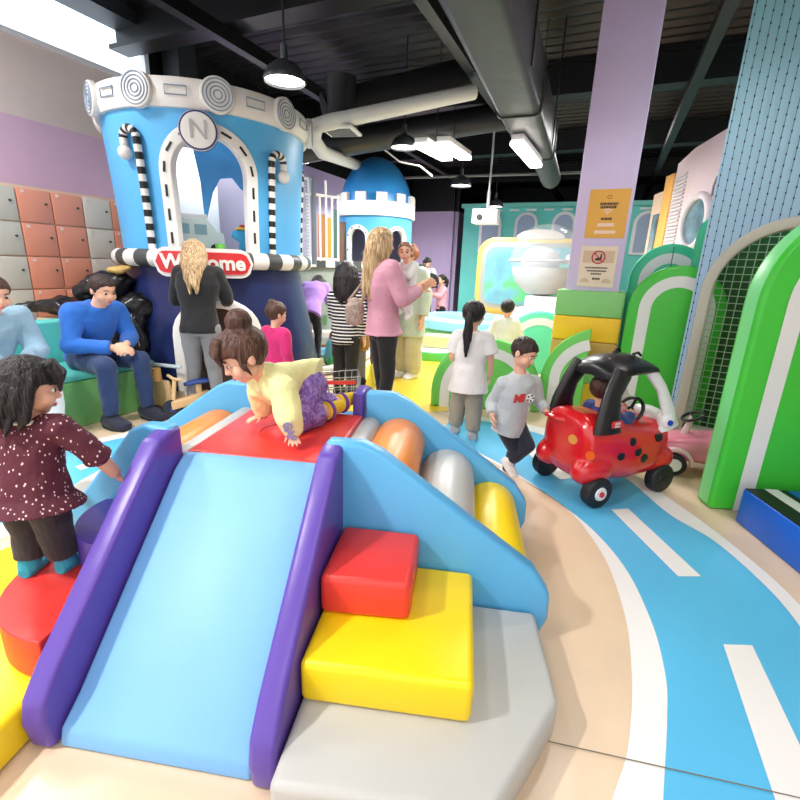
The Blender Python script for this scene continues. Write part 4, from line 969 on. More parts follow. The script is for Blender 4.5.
m = MB(); m.box((.72, .0, 1.0), (.34, .5, 2.0)); m.build('tower_column', rw_, bb, bevel=.05)
m = MB(); m.ell((.5, -.3, .42), (.16, .16, .08)); m.build('red_cushion', redp, bb)
# round pale blue ring seat
rs = thing('ring_seat', 'round pale blue ring seat with green side in front of the play board', 'seat', V((1.22, 8.6, 0)), 0)
m = MB(); m.lathe([(.92, .0), (.92, .38), (.66, .38), (.66, 0)], seg=56, caps=False); m.build('green_body', mat('seat_green', (120, 200, 150), .45), rs, bevel=.02)
m = MB(); m.lathe([(.95, .38), (.95, .52), (.9, .56), (.66, .56), (.62, .5), (.62, .38), (.95, .38)], seg=56, caps=False); m.build('blue_top', mat('seat_blue', (140, 206, 232), .4), rs)
m = MB(); m.lathe([(.001, .2), (.65, .2), (.65, .02)], seg=40, caps=False); m.build('orange_floor', mat('seat_orange', (244, 186, 110), .5), rs)
p = gr(434, 358)
t = thing('round_step', 'low green round foam step with a pale blue top on the yellow floor', 'step', p + V((.0, .1, 0)), 0)
m = MB(); m.lathe([(.001, 0), (.42, 0), (.42, .14), (.001, .14)], seg=40, caps=False); m.build('green_side', vinyl('step_green', (84, 186, 96)), t, bevel=.012)
m = MB(); m.lathe([(.001, .141), (.38, .141), (.36, .15), (.001, .15)], seg=40, caps=False); m.build('pale_top', mat('step_pale', (196, 226, 226), .5), t)
o = MB().box((0, 0, .1), (.5, .34, .2)).build('beige_block', vinyl('vinyl_beige', (228, 200, 140)), bevel=.02, loc=p + V((.08, .2, .152))); o.rotation_euler = (0, 0, -.2); tag(o, 'beige foam block sitting on the round green step', 'foam block')
m = MB(); m.cyl((0, 0, 0), (0, 0, .14), .045); m.ell((.02, 0, .2), (.07, .05, .06)); m.ell((.03, .0, .1), (.08, .06, .05)); o = m.build('soft_toy', mat('toy_pink', (232, 160, 176), .8, bump=.5, bscale=40), loc=gr(318, 0, 0) if False else gr(409, 366) + V((.05, .1, 0))); tag(o, 'small pink soft toy standing on the yellow floor by the green cardigan', 'toy')
m = MB(); m.lathe([(.09, 0), (.1, .05), (.07, .16), (.04, .26), (.001, .28)], seg=20); o = m.build('toy_bottle', mat('toy_teal', (90, 190, 180), .4), loc=gr(428, 330)); tag(o, 'teal toy skittle on the floor by the far woman in white', 'toy')
# exit sign over the recess
ex = thing('exit_sign', 'red EXIT sign glowing on the lilac recess wall', 'sign', rm(-4.52, 14.9, 2.25), RZ + PI / 2)
m = MB(); m.box((0, -.03, 0), (.42, .06, .26)); m.build('sign_box', mat('exit_pink', (240, 160, 176), .4, emit=(255, 110, 130), estr=.6), ex, bevel=.01)
m = MB(); text_mb(m, 'EXIT', .17, (0, -.065, 0), (1, 0, 0), (0, 0, 1), .006); m.build('lettering', mat('exit_red', (226, 30, 50), .4, emit=(240, 30, 50), estr=1.0), ex)
# ================================================================== LADYBIRD TOY CAR
CA = math.atan2(.22, .54)
tcr = thing('toy_car', 'red ride-in toy car with black roof, black spots and a child inside', 'toy car', V((1.42, 2.90, 0)), CA); tcr.scale = (1.08,) * 3
# local +X = forward, +Y = left (far side)
cred = mat('car_red', (214, 22, 30), .25, coat=.5, spec=.6); cblk = mat('car_black', (22, 22, 25), .32, bump=.15, bscale=30); cwht = mat('car_white', (232, 232, 232), .3)
def sec(x, hw, z0, z1, n=8, p=3.0):
    out = []
    for k in range(28):
        a = 2 * PI * k / 28; c, s_ = math.cos(a), math.sin(a)
        out.append(V((x, hw * math.copysign(abs(c) ** (2 / p), c), (z0 + z1) / 2 + (z1 - z0) / 2 * math.copysign(abs(s_) ** (2 / p), s_))))
    return out
m = MB()
for y in (-.155, .155): m.ell((-.26, y, .205), (.15, .085, .10))
for y in (-.14, .14): m.ell((.265, y, .205), (.13, .075, .09))
m.rings([sec(-.375, .09, .26, .42), sec(-.365, .16, .2, .495), sec(-.33, .205, .13, .53), sec(-.2, .225, .10, .525), sec(0, .228, .09, .475), sec(.18, .215, .10, .45), sec(.29, .185, .14, .445), sec(.34, .13, .19, .425), sec(.36, .05, .25, .37)])
# hollow cockpit: cut the top open
def remesh_body(mb, vox):
    me = bpy.data.meshes.new('body'); bmesh.ops.recalc_face_normals(mb.bm, faces=mb.bm.faces); mb.bm.to_mesh(me); mb.bm.free()
    o = bpy.data.objects.new('body', me); C.objects.link(o); r = o.modifiers.new('r', 'REMESH'); r.mode = 'VOXEL'; r.voxel_size = vox; s = o.modifiers.new('s', 'SMOOTH'); s.iterations = 16
    bpy.context.view_layer.update(); nm = bpy.data.meshes.new_from_object(o.evaluated_get(bpy.context.evaluated_depsgraph_get())); o.modifiers.clear(); o.data = nm; nm.materials.append(cred)
    for p in nm.polygons: p.use_smooth = True
    return o
body = remesh_body(m, .008)
cut = MB(); cut.prism([(x, y, .26) for x, y in rrect(.48, .35, .1, 5, .0, 0)], (0, 0, .4)); co_ = cut.build('cutter', cred, tcr)
md_ = body.modifiers.new('cockpit', 'BOOLEAN'); md_.object = co_; md_.operation = 'DIFFERENCE'; md_.solver = 'EXACT'
bpy.context.view_layer.update()
dg = bpy.context.evaluated_depsgraph_get(); nm = bpy.data.meshes.new_from_object(body.evaluated_get(dg)); body.modifiers.clear(); body.data = nm; bpy.data.objects.remove(co_); body.parent = tcr
# wheel arch recess shadows are real wheels standing proud of the body
for x, y, r in ((-.27, -.2, .095), (-.27, .2, .095), (.265, -.17, .095), (.265, .17, .095)):
    s = -1 if y < 0 else 1
    m = MB(); m.cyl((x, y - s * .01, r), (x, y + s * .055, r), r, r * .96, 28); wv = m.build('wheel', mat('tyre', (24, 25, 28), .55), tcr, bevel=.012)
    m = MB(); m.cyl((x, y + s * .054, r), (x, y + s * .062, r), .042, .038, 20, 0); m.cyl((x, y + s * .06, r), (x, y + s * .07, r), .018, .016, 16, 1)
    m.build('hub', [cwht, cred] if x < 0 else [black, black], wv)
# black spots on both sides
def surf(x, z, sy):
    hw = .224 if abs(x) < .15 else .216
    zm = .29; q = abs(z - zm) / .2; return V((x, sy * (hw * (1 - min(q, .98) ** 3) ** (1 / 3)), z))
for sy in (-1, 1):
    for x, z, r in ((-.17, .385, .026), (-.05, .375, .022), (-.13, .30, .024), (.0, .31, .024), (.06, .26, .024), (.17, .375, .022)):
        c = surf(x, z, sy); o = V((0, sy, .15 if z > .28 else -.1)).normalized(); m = MB(); m.cyl(c - o * .012, c + o * .004, r * 1.2, r * 1.15, 20); m.build('spot', cblk, tcr, bevel=.002)
# rear face details
m = MB(); m.cyl((-.350, -.085, .38), (-.380, -.095, .38), .03, .028, 20); m.build('emblem', mat('emblem_yellow', (214, 150, 70), .4), tcr)
m = MB(); m.cyl((-.325, -.19, .32), (-.345, -.206, .32), .026, .026, 20); m.build('tail_lamp', mat('lamp_orange', (232, 92, 30), .3), tcr)
m = MB(); m.tube([(-.34, .14, .46), (-.405, .12, .47), (-.405, .03, .47), (-.35, .0, .46)], .014, 8); m.build('push_handle', cred, tcr)
# roof and pillars
def bar(pts, w, th, m_, name, par=tcr):
    m = MB(); pts = [V(p) for p in pts]; R = []
    for i, p in enumerate(pts):
        d = (pts[min(i + 1, len(pts) - 1)] - pts[max(i - 1, 0)]).normalized(); sx = V((0, 1, 0)); sx = (sx - d * sx.dot(d)).normalized(); nx = d.cross(sx)
        ww = w[i] if isinstance(w, (list, tuple)) else w; tt = th[i] if isinstance(th, (list, tuple)) else th
        R.append([p + sx * (tt * math.cos(a)) + nx * (ww * math.sin(a)) for a in [2 * PI * k / 16 for k in range(16)]])
    m.rings(R); return m.build(name, m_, par)
for y in (-.17, .17):
    bar([(-.235, y * 1.14, .44), (-.235, y * 1.1, .55), (-.215, y * 1.0, .66), (-.15, y * .92, .775)], (.10, .078, .062, .07), .034, cblk, 'rear_pillar')
    bar([(.285, y * .98, .41), (.25, y, .53), (.165, y * .96, .67), (.06, y * .9, .78)], (.085, .045, .033, .035), .026, cwht, 'front_pillar')
m = MB(); R = []
for x, hw, z, th in ((-.225, .12, .755, .02), (-.21, .172, .765, .036), (-.15, .195, .785, .046), (-.08, .20, .80, .05), (.02, .20, .805, .048), (.09, .19, .80, .036), (.145, .15, .785, .02), (.16, .1, .778, .012)):
    R.append([V((x, hw * math.cos(a), z + th * math.sin(a) - .02 * abs(math.cos(a)))) for a in [2 * PI * k / 24 for k in range(24)]])
m.rings(R); rf = m.build('roof', cblk, tcr)
m = MB(); m.ell((-.13, 0, .822), (.035, .06, .012), Matrix.Rotation(rad(-14), 3, 'Y')); m.build('roof_grip', mat('grip_grey', (140, 142, 140), .5), rf)
m = MB()
for y in (-.07, .06): m.tube([(.0, y, .828), (.0, y, .86), (.03, y * 1.1, .868), (.05, y * 1.2, .85)], .008, 8); m.ell((.0, y, .845), .016, seg=10)
m.tube([(.0, -.07, .85), (-.01, -.0, .842), (.0, .06, .85)], .006, 8); m.build('antenna_clip', cblk, rf)
lgx = -.208
m = MB(); m.prism([(lgx + x, -.226, .50 + z) for x, z in rrect(.08, .04, .012, 4)], (0, -.006, 0)); lo_ = m.build('logo_plate', mat('logo_red', (206, 54, 60), .4), tcr)
m = MB(); text_mb(m, 'little', .022, (lgx, -.234, .508), (1, 0, 0), (0, 0, 1), .002); text_mb(m, 'tikes', .022, (lgx, -.234, .491), (1, 0, 0), (0, 0, 1), .002); m.build('logo_lettering', cwht, lo_)
# dashboard, steering wheel, seat
m = MB(); m.prism([(x, -.15, z) for x, z in ((.2, .28), (.3, .28), (.3, .42), (.24, .44), (.2, .4))], (0, .3, 0)); m.build('dashboard', cred, tcr, bevel=.015)
swc = V((.14, 0, .485)); sR = Matrix.Rotation(rad(-62), 3, 'Y')
m = MB(); m.tube([swc + sR @ V((.085 * math.cos(a), .085 * math.sin(a), 0)) for a in [2 * PI * k / 28 for k in range(28)]], .011, 8, closed=True)
m.tube([swc + sR @ V((-.085, 0, 0)), swc + sR @ V((.085, 0, 0))], .01, 8); m.ell(swc, .025, seg=12); m.cyl(swc, V((.22, 0, .4)), .014)
m.build('steering_wheel', cblk, tcr)
m = MB(); m.box((-.12, 0, .245), (.24, .3, .03)); m.box((-.24, 0, .36), (.03, .3, .24)); m.build('seat', cred, tcr, bevel=.01)
for y in (-.165, .165):
    m = MB(); m.ell((.255, y, .465), (.055, .045, .06)); ey = m.build('eye_lamp', cwht, tcr)
    m = MB(); m.cyl((.24, y * 1.24, .46), (.24, y * 1.31, .46), .018, .016, 16); m.build('blue_pupil', mat('pupil_blue', (36, 62, 190), .3), ey)
m = MB(); m.ell((.30, 0, .455), (.06, .12, .05)); m.build('white_hood', cwht, tcr)
# ================================================================== PINK TOY CAR
pk = thing('toy_car', 'pink ride-on toy car with black steering wheel half hidden by the big green panel', 'toy car', V((2.28, 3.16, 0)), rad(160))
pnk = mat('car_pink', (232, 132, 158), .3, coat=.3); 
m = MB(); m.rings([sec(-.32, .1, .12, .28), sec(-.28, .15, .1, .34), sec(-.1, .16, .09, .33), sec(.05, .15, .09, .30), sec(.2, .15, .09, .285), sec(.3, .13, .1, .26), sec(.345, .07, .12, .22)]); m.build('body', pnk, pk)
for x in (-.2, .22):
    for s in (-1, 1):
        m = MB(); m.cyl((x, s * .13, .085), (x, s * .18, .085), .085, .082, 26); wv = m.build('wheel', mat('tyre', (24, 25, 28)), pk, bevel=.008)
        m = MB(); m.cyl((x, s * .176, .085), (x, s * .19, .085), .05, .045, 20); m.build('hub', cwht, wv)
        m = MB(); n = 16; m.rings([[V((x + r * math.cos(a), s * y, .09 + r * math.sin(a))) for r, y in ((.1, .13), (.125, .13), (.125, .185), (.1, .185))] for a in [PI * k / n for k in range(n + 1)]]); m.build('mudguard', mat('guard_pale', (236, 196, 202), .35), pk, bevel=.004)
m = MB(); m.tube([(.13 + .07 * math.cos(a) * .9, .085 * math.sin(a), .42 - .03 * math.cos(a)) for a in [2 * PI * k / 28 for k in range(28)]], .011, 8, closed=True); m.tube([(.13, -.085, .42), (.13, .085, .42)], .009, 8); m.build('steering_wheel', cblk, pk)
m = MB(); m.cyl((.16, 0, .27), (.13, 0, .42), .026, .018); m.build('steering_column', mat('col_pale', (240, 214, 214), .4), pk)
m = MB(); m.ell((-.2, 0, .34), (.13, .13, .04)); m.build('seat', mat('seat_pinkpale', (236, 170, 180), .4), pk)
# ================================================================== PEOPLE
skin = mat('skin', (230, 178, 150), .5, var=.04, vscale=12, spec=.35); skin2 = mat('skin_tan', (208, 156, 124), .5, var=.04, vscale=12, spec=.35)
lipm = mat('lips', (196, 108, 100), .45); browm = mat('brow', (50, 34, 28), .8); eyew = mat('eye_white', (236, 232, 228), .3); iris = mat('iris', (38, 26, 22), .25)
def remesh(mb, vox, smooth=6, wr=0.0, wf=12.0, wst=(1, 1, 1), seed=0):
    bmesh.ops.recalc_face_normals(mb.bm, faces=mb.bm.faces)
    me = bpy.data.meshes.new('tmp'); mb.bm.to_mesh(me); mb.bm.free()
    o = bpy.data.objects.new('tmp', me); C.objects.link(o)
    r = o.modifiers.new('r', 'REMESH'); r.mode = 'VOXEL'; r.voxel_size = vox; r.use_smooth_shade = True
    if smooth: s = o.modifiers.new('s', 'SMOOTH'); s.factor = .5; s.iterations = smooth
    bpy.context.view_layer.update()
    dg = bpy.context.evaluated_depsgraph_get(); nm = bpy.data.meshes.new_from_object(o.evaluated_get(dg))
    bpy.data.objects.remove(o); bpy.data.meshes.remove(me)
    if wr:
        ns = [v.normal.copy() for v in nm.vertices]
        for v, n in zip(nm.vertices, ns):
            p = V((v.co.x * wst[0], v.co.y * wst[1], v.co.z * wst[2])) * wf + V((seed, seed * 1.7, 0))
            v.co += n * (wr * (noise.noise(p) + .5 * noise.noise(p * 2.3)))
    for p in nm.polygons: p.use_smooth = True
    return nm
def meshobj(name, me, mats, parent=None):
    me.name = name
    for m in (mats if isinstance(mats, (list, tuple)) else [mats]): me.materials.append(m)
    o = bpy.data.objects.new(name, me); C.objects.link(o)
    if parent: o.parent = parent
    return o
def limb(mb, pts, rs, off=0, caps=(1, 1), seg=16):
    pts = [V(p) for p in pts]
    for i in range(len(pts) - 1):
        mb.cyl(pts[i], pts[i + 1], rs[i] + off, rs[i + 1] + off, seg)
    for i, p in enumerate(pts):
        if (i == 0 and not caps[0]) or (i == len(pts) - 1 and not caps[1]): continue
        mb.ell(p, rs[i] + off, seg=16)
def hand(mb, w, d, n, t, size, curl=.5, spread=.12):
    d = V(d).normalized(); n = V(n); n = (n - d * n.dot(d)).normalized(); t0 = d.cross(n); t = t0 if t0.dot(V(t)) > 0 else -t0
    s = size; rf = .062 * s
    mb.loft([(w - d * .05 * s, t * .14 * s, n * .10 * s), (w + d * .15 * s, t * .20 * s, n * .11 * s), (w + d * .48 * s, t * .235 * s, n * .085 * s), (w + d * .54 * s, t * .20 * s, n * .06 * s)], seg=16)
    for k, (o, L) in enumerate(((.175, .40), (.06, .45), (-.06, .42), (-.17, .33))):
        b = w + d * (.48 * s - abs(o) * .12 * s) + t * (o * s); dd = (d + t * (o * spread * 6)).normalized(); pts = [b]
        for q in range(3):
            a = curl * (q + .6) * .55; v = dd * math.cos(a) + n * math.sin(a); pts.append(pts[-1] + v * (L * s * (.42, .33, .25)[q]))
        limb(mb, pts, [rf, rf * .97, rf * .9, rf * .75], seg=10)
    b = w + d * .12 * s + t * .15 * s; v1 = (d * .65 + t * .7 + n * .25).normalized(); v2 = (d * .85 + t * .35 + n * (.25 + curl * .4)).normalized()
    limb(mb, [b, b + v1 * .24 * s, b + v1 * .24 * s + v2 * .2 * s], [rf * 1.25, rf * 1.15, rf * .85], seg=10)
BODY = dict(
    adult=dict(hd=7.4, hip=.50, sh=.815, sw=.105, hw=.055, ua=.165, fa=.15, hand=.105, foot=.15, arm=(.029, .024, .0165), leg=(.05, .032, .021), tor=((.105, .062), (.078, .055), (.094, .066)), nk=.034, cap=.035),
    child=dict(hd=5.35, hip=.465, sh=.765, sw=.098, hw=.052, ua=.155, fa=.135, hand=.105, foot=.15, arm=(.032, .027, .02), leg=(.055, .038, .027), tor=((.102, .066), (.09, .064), (.096, .07)), nk=.037, cap=.037),
    toddler=dict(hd=4.25, hip=.40, sh=.715, sw=.098, hw=.058, ua=.15, fa=.125, hand=.105, foot=.145, arm=(.042, .036, .028), leg=(.072, .052, .04), tor=((.11, .082), (.112, .088), (.118, .092)), nk=.045, cap=.044))
def figure(label, loc, rz, h, kind, J=None, face=None, hup=(0, 0, 1), hair=None, top=None, bottom=None, feet=None, skinm=None, vox=.006, hands=None, eyes=True, toes=None, group=None, cat='person', seed=0, bare_feet=False):
    B = BODY[kind]; hh = h / B['hd'] * (1.0); P = {}; skinm = skinm or skin
    P['pel'] = V((0, 0, B['hip'] * h)); P['neck'] = V((0, .0, (B['sh'] + .02) * h)); P['head'] = V((0, -.02 * h, h - hh * .5))
    for s, q in (('L', 1), ('R', -1)):
        P['sh' + s] = V((q * B['sw'] * h, 0, B['sh'] * h - .012 * h)); P['el' + s] = P['sh' + s] + V((q * .035 * h, .015 * h, -B['ua'] * h)); P['wr' + s] = P['el' + s] + V((q * .01 * h, -.035 * h, -B['fa'] * h))
        P['hip' + s] = V((q * B['hw'] * h, 0, B['hip'] * h - .01 * h)); P['kn' + s] = V((q * B['hw'] * h * 1.02, -.01 * h, B['hip'] * h * .53)); P['an' + s] = V((q * B['hw'] * h * 1.0, .015 * h, .042 * h))
    for k, v in (J or {}).items(): P[k] = V(v)
    if 'chest' not in P: P['chest'] = P['neck'].lerp(P['pel'], .33)
    sd = (P['shL'] - P['shR']).normalized(); sh_ = (P['hipL'] - P['hipR']).normalized()
    up = (P['neck'] - P['pel']).normalized(); fr = sd.cross(up).normalized(); fr_h = sh_.cross(up).normalized()
    (cw, cd), (ww, wd), (pw, pd) = [(a * h, b * h) for a, b in B['tor']]
    def torso(mb, off=0, hem=0.0, flare=0.0, neck=True):
        S = []
        pel, ch, nk = P['pel'], P['chest'], P['neck']
        if hem: S.append((pel - up * hem, sh_ * (pw + off + flare), fr_h * (pd + off + flare)))
        S.append((pel, sh_ * (pw + off + flare * .35), fr_h * (pd + off + flare * .3)))
        S.append((pel.lerp(ch, .5), (sd + sh_).normalized() * (ww + off), (fr + fr_h).normalized() * (wd + off)))
        S.append((ch, sd * (cw + off), fr * (cd + off)))
        S.append((ch.lerp(nk, .6), sd * (cw * .98 + off), fr * (cd * .82 + off)))
        S.append((ch.lerp(nk, .92), sd * (cw * .62 + off), fr * (cd * .6 + off)))
        if neck: S.append((nk + up * .012 * h, sd * (B['nk'] * h + off * .8), fr * (B['nk'] * h + off * .8)))
        mb.loft(S, seg=28)
    # ---- head frame
    f = V(face if face else fr).normalized(); u = V(hup); u = (u - f * u.dot(f)).normalized(); l = u.cross(-f) * -1.0
    l = (-f).cross(u) * -1.0; l = u.cross(f)                 # character's left
    HR = Matrix((l, -f, u)).transposed(); hc = P['head']
    def hp(x, y, z): return hc + HR @ (V((x, y, z)) * hh)
    kid = kind != 'adult'
    mb = MB(); torso(mb, -.002)
    mb.ell(hp(0, .05, .13), V((.385 if kid else .36, .45, .37)) * hh, HR, 28)
    mb.ell(hp(0, -.10, -.17), V((.30, .29, .29)) * hh, HR, 24)
    mb.ell(hp(0, -.22, -.37), V((.12, .11, .10)) * hh, HR)
    for q in (-1, 1):
        mb.ell(hp(q * .17, -.235, -.16), V((.15, .14, .15)) * hh, HR)
        mb.ell(hp(q * (.385 if kid else .365), .05, -.06), V((.04, .085, .12)) * hh, HR); mb.ell(hp(q * (.40 if kid else .38), .07, -.02), V((.035, .075, .085)) * hh, HR)
    mb.ell(hp(0, -.40, -.115), V((.065, .075, .055)) * hh, HR); mb.cyl(hp(0, -.34, .06), hp(0, -.405, -.09), .035 * hh, .05 * hh, 10)
    mb.ell(hp(0, -.355, -.275), V((.10, .045, .05)) * hh, HR)
    mb.cyl(P['neck'] - up * .03 * h, hc + HR @ V((0, .04 * hh, -.2 * hh)), B['nk'] * h * 1.02, B['nk'] * h * .95, 18)
    ar = [a * h for a in B['arm']]; lr = [a * h for a in B['leg']]
    hs = B['hand'] * h; FT = {}
    for s in 'LR':
        q = 1 if s == 'L' else -1
        limb(mb, [P['chest'].lerp(P['neck'], .55).lerp(P['sh' + s], .6), P['sh' + s], P['el' + s], P['wr' + s]], [ar[0] * .95, ar[0] * 1.05, ar[1], ar[2]])
        hd = (hands or {}).get(s, {}); d = V(hd.get('d', (P['wr' + s] - P['el' + s]).normalized())); n = V(hd.get('n', -sd * q)); tt = V(hd.get('t', fr))
        hand(mb, P['wr' + s], d, n, tt, hs, hd.get('curl', .5), hd.get('spread', .1))
        limb(mb, [P['pel'].lerp(P['hip' + s], .5), P['hip' + s], P['kn' + s], P['an' + s]], [lr[0], lr[0], lr[1], lr[2]])
        td = V((toes or {}).get(s, fr_h - up * fr_h.dot(up) if False else V((fr_h.x, fr_h.y, 0)))).normalized()
        fl = B['foot'] * h; an = P['an' + s]; dn = (an - P['kn' + s]).normalized(); dn = (dn - td * dn.dot(td)); dn = dn.normalized() if dn.length > .05 else V((0, 0, -1))
        sdv = td.cross(dn).normalized(); FT[s] = (an, td, dn, sdv, fl)
        drop = .026 * h
        mb.loft([(an - td * .27 * fl + dn * drop * .7, sdv * .13 * fl, dn * .12 * fl), (an - td * .12 * fl + dn * drop * .5, sdv * .2 * fl, dn * .22 * fl), (an + td * .3 * fl + dn * drop * .9, sdv * .235 * fl, dn * .15 * fl), (an + td * .6 * fl + dn * drop * 1.15, sdv * .2 * fl, dn * .09 * fl), (an + td * .72 * fl + dn * drop * 1.2, sdv * .1 * fl, dn * .06 * fl)], seg=16)
    body = meshobj('person', remesh(mb, vox, 3), skinm); body.location = loc; body.rotation_euler = (0, 0, rz); tag(body, label, cat, group)
    # ---- face
    if eyes:
        for q in (-1, 1):
            m = MB(); m.ell(hp(q * .155, -.338, .0), V((.062, .036, .034)) * hh, HR, 14); e = m.build('eye', eyew, body)
            m = MB(); m.ell(hp(q * .152, -.357, -.002), V((.050, .024, .036)) * hh, HR, 12); m.build('iris', iris, e)
            m = MB(); m.tube([hp(q * .07, -.40, .115), hp(q * .155, -.395, .14), hp(q * .235, -.335, .11)], .013 * hh, 8); m.build('eyebrow', browm, body)
        m = MB(); m.ell(hp(0, -.385, -.262), V((.085, .03, .022)) * hh, HR, 14); m.ell(hp(0, -.38, -.292), V((.07, .03, .022)) * hh, HR, 14); m.build('lips', lipm, body)
    # ---- hair
    if hair:
        hm = hair['m']; st = hair['style']; mb = MB(); lowf = hair.get('fringe', .27); R = []
        bx = [(-.50, lowf), (-.30, lowf - .03), (-.16, .08), (-.04, -.1), (.08, -.22), (.2, -.34), (.5, hair.get('nape', -.38))]
        def zb(y):
            for (a, za), (b, zb_) in zip(bx, bx[1:]):
                if y <= b: return za + (zb_ - za) * max(0, min(1, (y - a) / (b - a)))
            return bx[-1][1]
        seg, hgt = 48, 32; puff = hair.get('puff', 1.0)
        for i in range(hgt + 1):
            t = -PI / 2 + PI * i / hgt; ring = []
            for k in range(seg):
                a = 2 * PI * k / seg; x, y, z = .385 * math.cos(t) * math.cos(a), .45 * math.cos(t) * math.sin(a), .40 * math.sin(t)
                y += .05; z += .12; e = min(1, max(0, (z - zb(y)) / .1 + .5)); sc_ = .80 + (.30 * puff) * e if puff >= 1 else .80 + .26 * e
                ring.append(hp(x * sc_, .05 + (y - .05) * sc_, .12 + (z - .12) * sc_))
            R.append(ring)
        mb.rings(R)
        def lock(pts, rs): limb(mb, [hp(*p) for p in pts], [r * hh for r in rs], seg=12)
        for k in range(hair.get('bangs', 0)):
            n_ = hair['bangs']; x = -.26 + .52 * k / max(1, n_ - 1); lock([(x * .7, -.26, .46), (x * .95, -.42, .3), (x, -.435, lowf - .08 - .03 * (k % 2))], [.09, .075, .03])
        if st == 'long':
            Lz = hair.get('len', -1.4); 
            for k in range(13):
                a = rad(-28 + 236 * k / 12); cx, cy_ = .37 * math.cos(a), .06 + .40 * math.sin(a)
                zz = Lz * (.86 + .14 * math.sin(k * 2.1)); bk_ = hair.get('back', 0) * max(0, math.sin(a)); lock([(cx * .9, cy_ * .9, .3), (cx * 1.1, cy_ * 1.08, -.1), (cx * 1.12, cy_ * 1.05 + .03 + bk_ * .6, -.5), (cx * .95, cy_ * .9 + .1 + bk_, (zz - .5) / 2 - .1), (cx * .7, cy_ * .8 + .14 + bk_, zz)], [.1, .13, .13, .12, .07])
        if st == 'pony':
            Lz = hair.get('len', -1.0); by = hair.get('by', .46); bz = hair.get('bz', .12)
            lock([(0, by - .05, bz), (0, by + .14, bz - .05), (.01, by + .17, bz - .3), (.0, by + .12, (Lz + bz) / 2), (.0, by + .06, Lz)], [.11, .14, .155, .14, .05])
            for q in (-1, 1): lock([(q * .06, by + .1, bz - .05), (q * .1, by + .14, (Lz + bz) / 2), (q * .05, by + .1, Lz * .92)], [.08, .09, .03])
        if st == 'bun':
            bz, by = hair.get('bz', .6), hair.get('by', .1); mb.ell(hp(0, by, bz), hair.get('br', .17) * hh)
            for k in range(9):
                a = k * 2.4; lock([(.1 * math.cos(a), by + .1 * math.sin(a), bz), (.2 * math.cos(a), by + .2 * math.sin(a), bz + .12 * math.sin(k * 1.7))], [.06, .02])
        if st == 'toddler':
            for k in range(11):
                a = rad(-10 + 200 * k / 10); cx, cy_ = .40 * math.cos(a), .06 + .42 * math.sin(a)
                lock([(cx * .95, cy_, .15), (cx * 1.12, cy_ * 1.08, -.15), (cx * 1.15, cy_ * 1.15 + .02, -.42 - .12 * (k % 3)), (cx * 1.15 + (.0), cy_ * 1.15 + .08, hair.get('len', -.62) - .1 * (k % 2))], [.1, .1, .08, .025])
        if st == 'pony_side' : pass
        for extra in hair.get('locks', []): lock(*extra)
        ho = meshobj('hair', remesh(mb, max(vox, hh * .02), 2, hh * .018, 60 / (hh * 5), (1, 1, .35), seed), hm, body)
        if hair.get('tie'):
            m = MB(); p = hair['tie']; ax = HR @ V(p[1]).normalized(); x_, y_, _ = basis(ax); c = hp(*p[0]); r = p[2] * hh
            m.tube([c + x_ * (r * math.cos(a)) + y_ * (r * math.sin(a)) for a in [2 * PI * k / 20 for k in range(20)]], .035 * hh, 8, closed=True); m.build('hair_tie', hair['tiem'], ho)
    # ---- clothes
    def bb(mb, a, b, ra, rb, ca=True, cb=False): limb(mb, [a, b], [ra, rb], 0, (ca, cb))
    tp = None
    if bottom:
        off = bottom.get('off', .012) * h; L = bottom.get('len', 2.0); wd_ = bottom.get('wide', 0) * h; mb = MB()
        pel = P['pel']; mb.loft([(pel - up * .05 * h, sh_ * (pw * .8 + off), fr_h * (pd * .8 + off)), (pel, sh_ * (pw + off), fr_h * (pd + off)), (pel + up * .07 * h, sh_ * (ww + off), fr_h * (wd + off))], seg=24)
        for s in 'LR':
            hi, kn, an = P['hip' + s], P['kn' + s], P['an' + s]
            end = kn.lerp(an, min(1, L - 1)) if L > 1 else hi.lerp(kn, L); rend = lr[1] + (lr[2] - lr[1]) * (L - 1) if L > 1 else lr[0] + (lr[1] - lr[0]) * L
            bb(mb, pel.lerp(hi, .6), hi, lr[0] + off, lr[0] + off, True, True)
            if L > 1: bb(mb, hi, kn, lr[0] + off, lr[1] + off + wd_, True, True); bb(mb, kn, end, lr[1] + off + wd_, rend + off + wd_)
            else: bb(mb, hi, end, lr[0] + off, rend + off + wd_)
        bo_ = meshobj(bottom.get('name', 'trousers'), remesh(mb, vox, 2, bottom.get('wr', .006) * h, 9 / h ** .5, seed=seed), bottom['m'], body)
    if top:
        off = top.get('off', .014) * h; L = top.get('len', 2.0); hem = top.get('hem', .06) * h; mb = MB()
        torso(mb, off, hem, top.get('flare', 0) * h)
        for s in 'LR':
            a, e, w = P['sh' + s], P['el' + s], P['wr' + s]
            mid = P['chest'].lerp(P['neck'], .6).lerp(a, .55); limb(mb, [mid, a], [ar[0] * 1.25 + off, ar[0] * 1.05 + off])
            if L > 1: bb(mb, a, e, ar[0] * 1.05 + off, ar[1] + off, True, True); end = e.lerp(w, min(1, L - 1)); bb(mb, e, end, ar[1] + off, ar[1] + (ar[2] - ar[1]) * (L - 1) + off * .8 + top.get('cuff', 0) * h)
            else: bb(mb, a, a.lerp(e, L), ar[0] * 1.05 + off, ar[0] + (ar[1] - ar[0]) * L + off + top.get('cuff', 0) * h)
        tp = meshobj(top.get('name', 'shirt'), remesh(mb, vox, 2, top.get('wr', .006) * h, 8 / h ** .5, seed=seed + 3), top['m'], body)
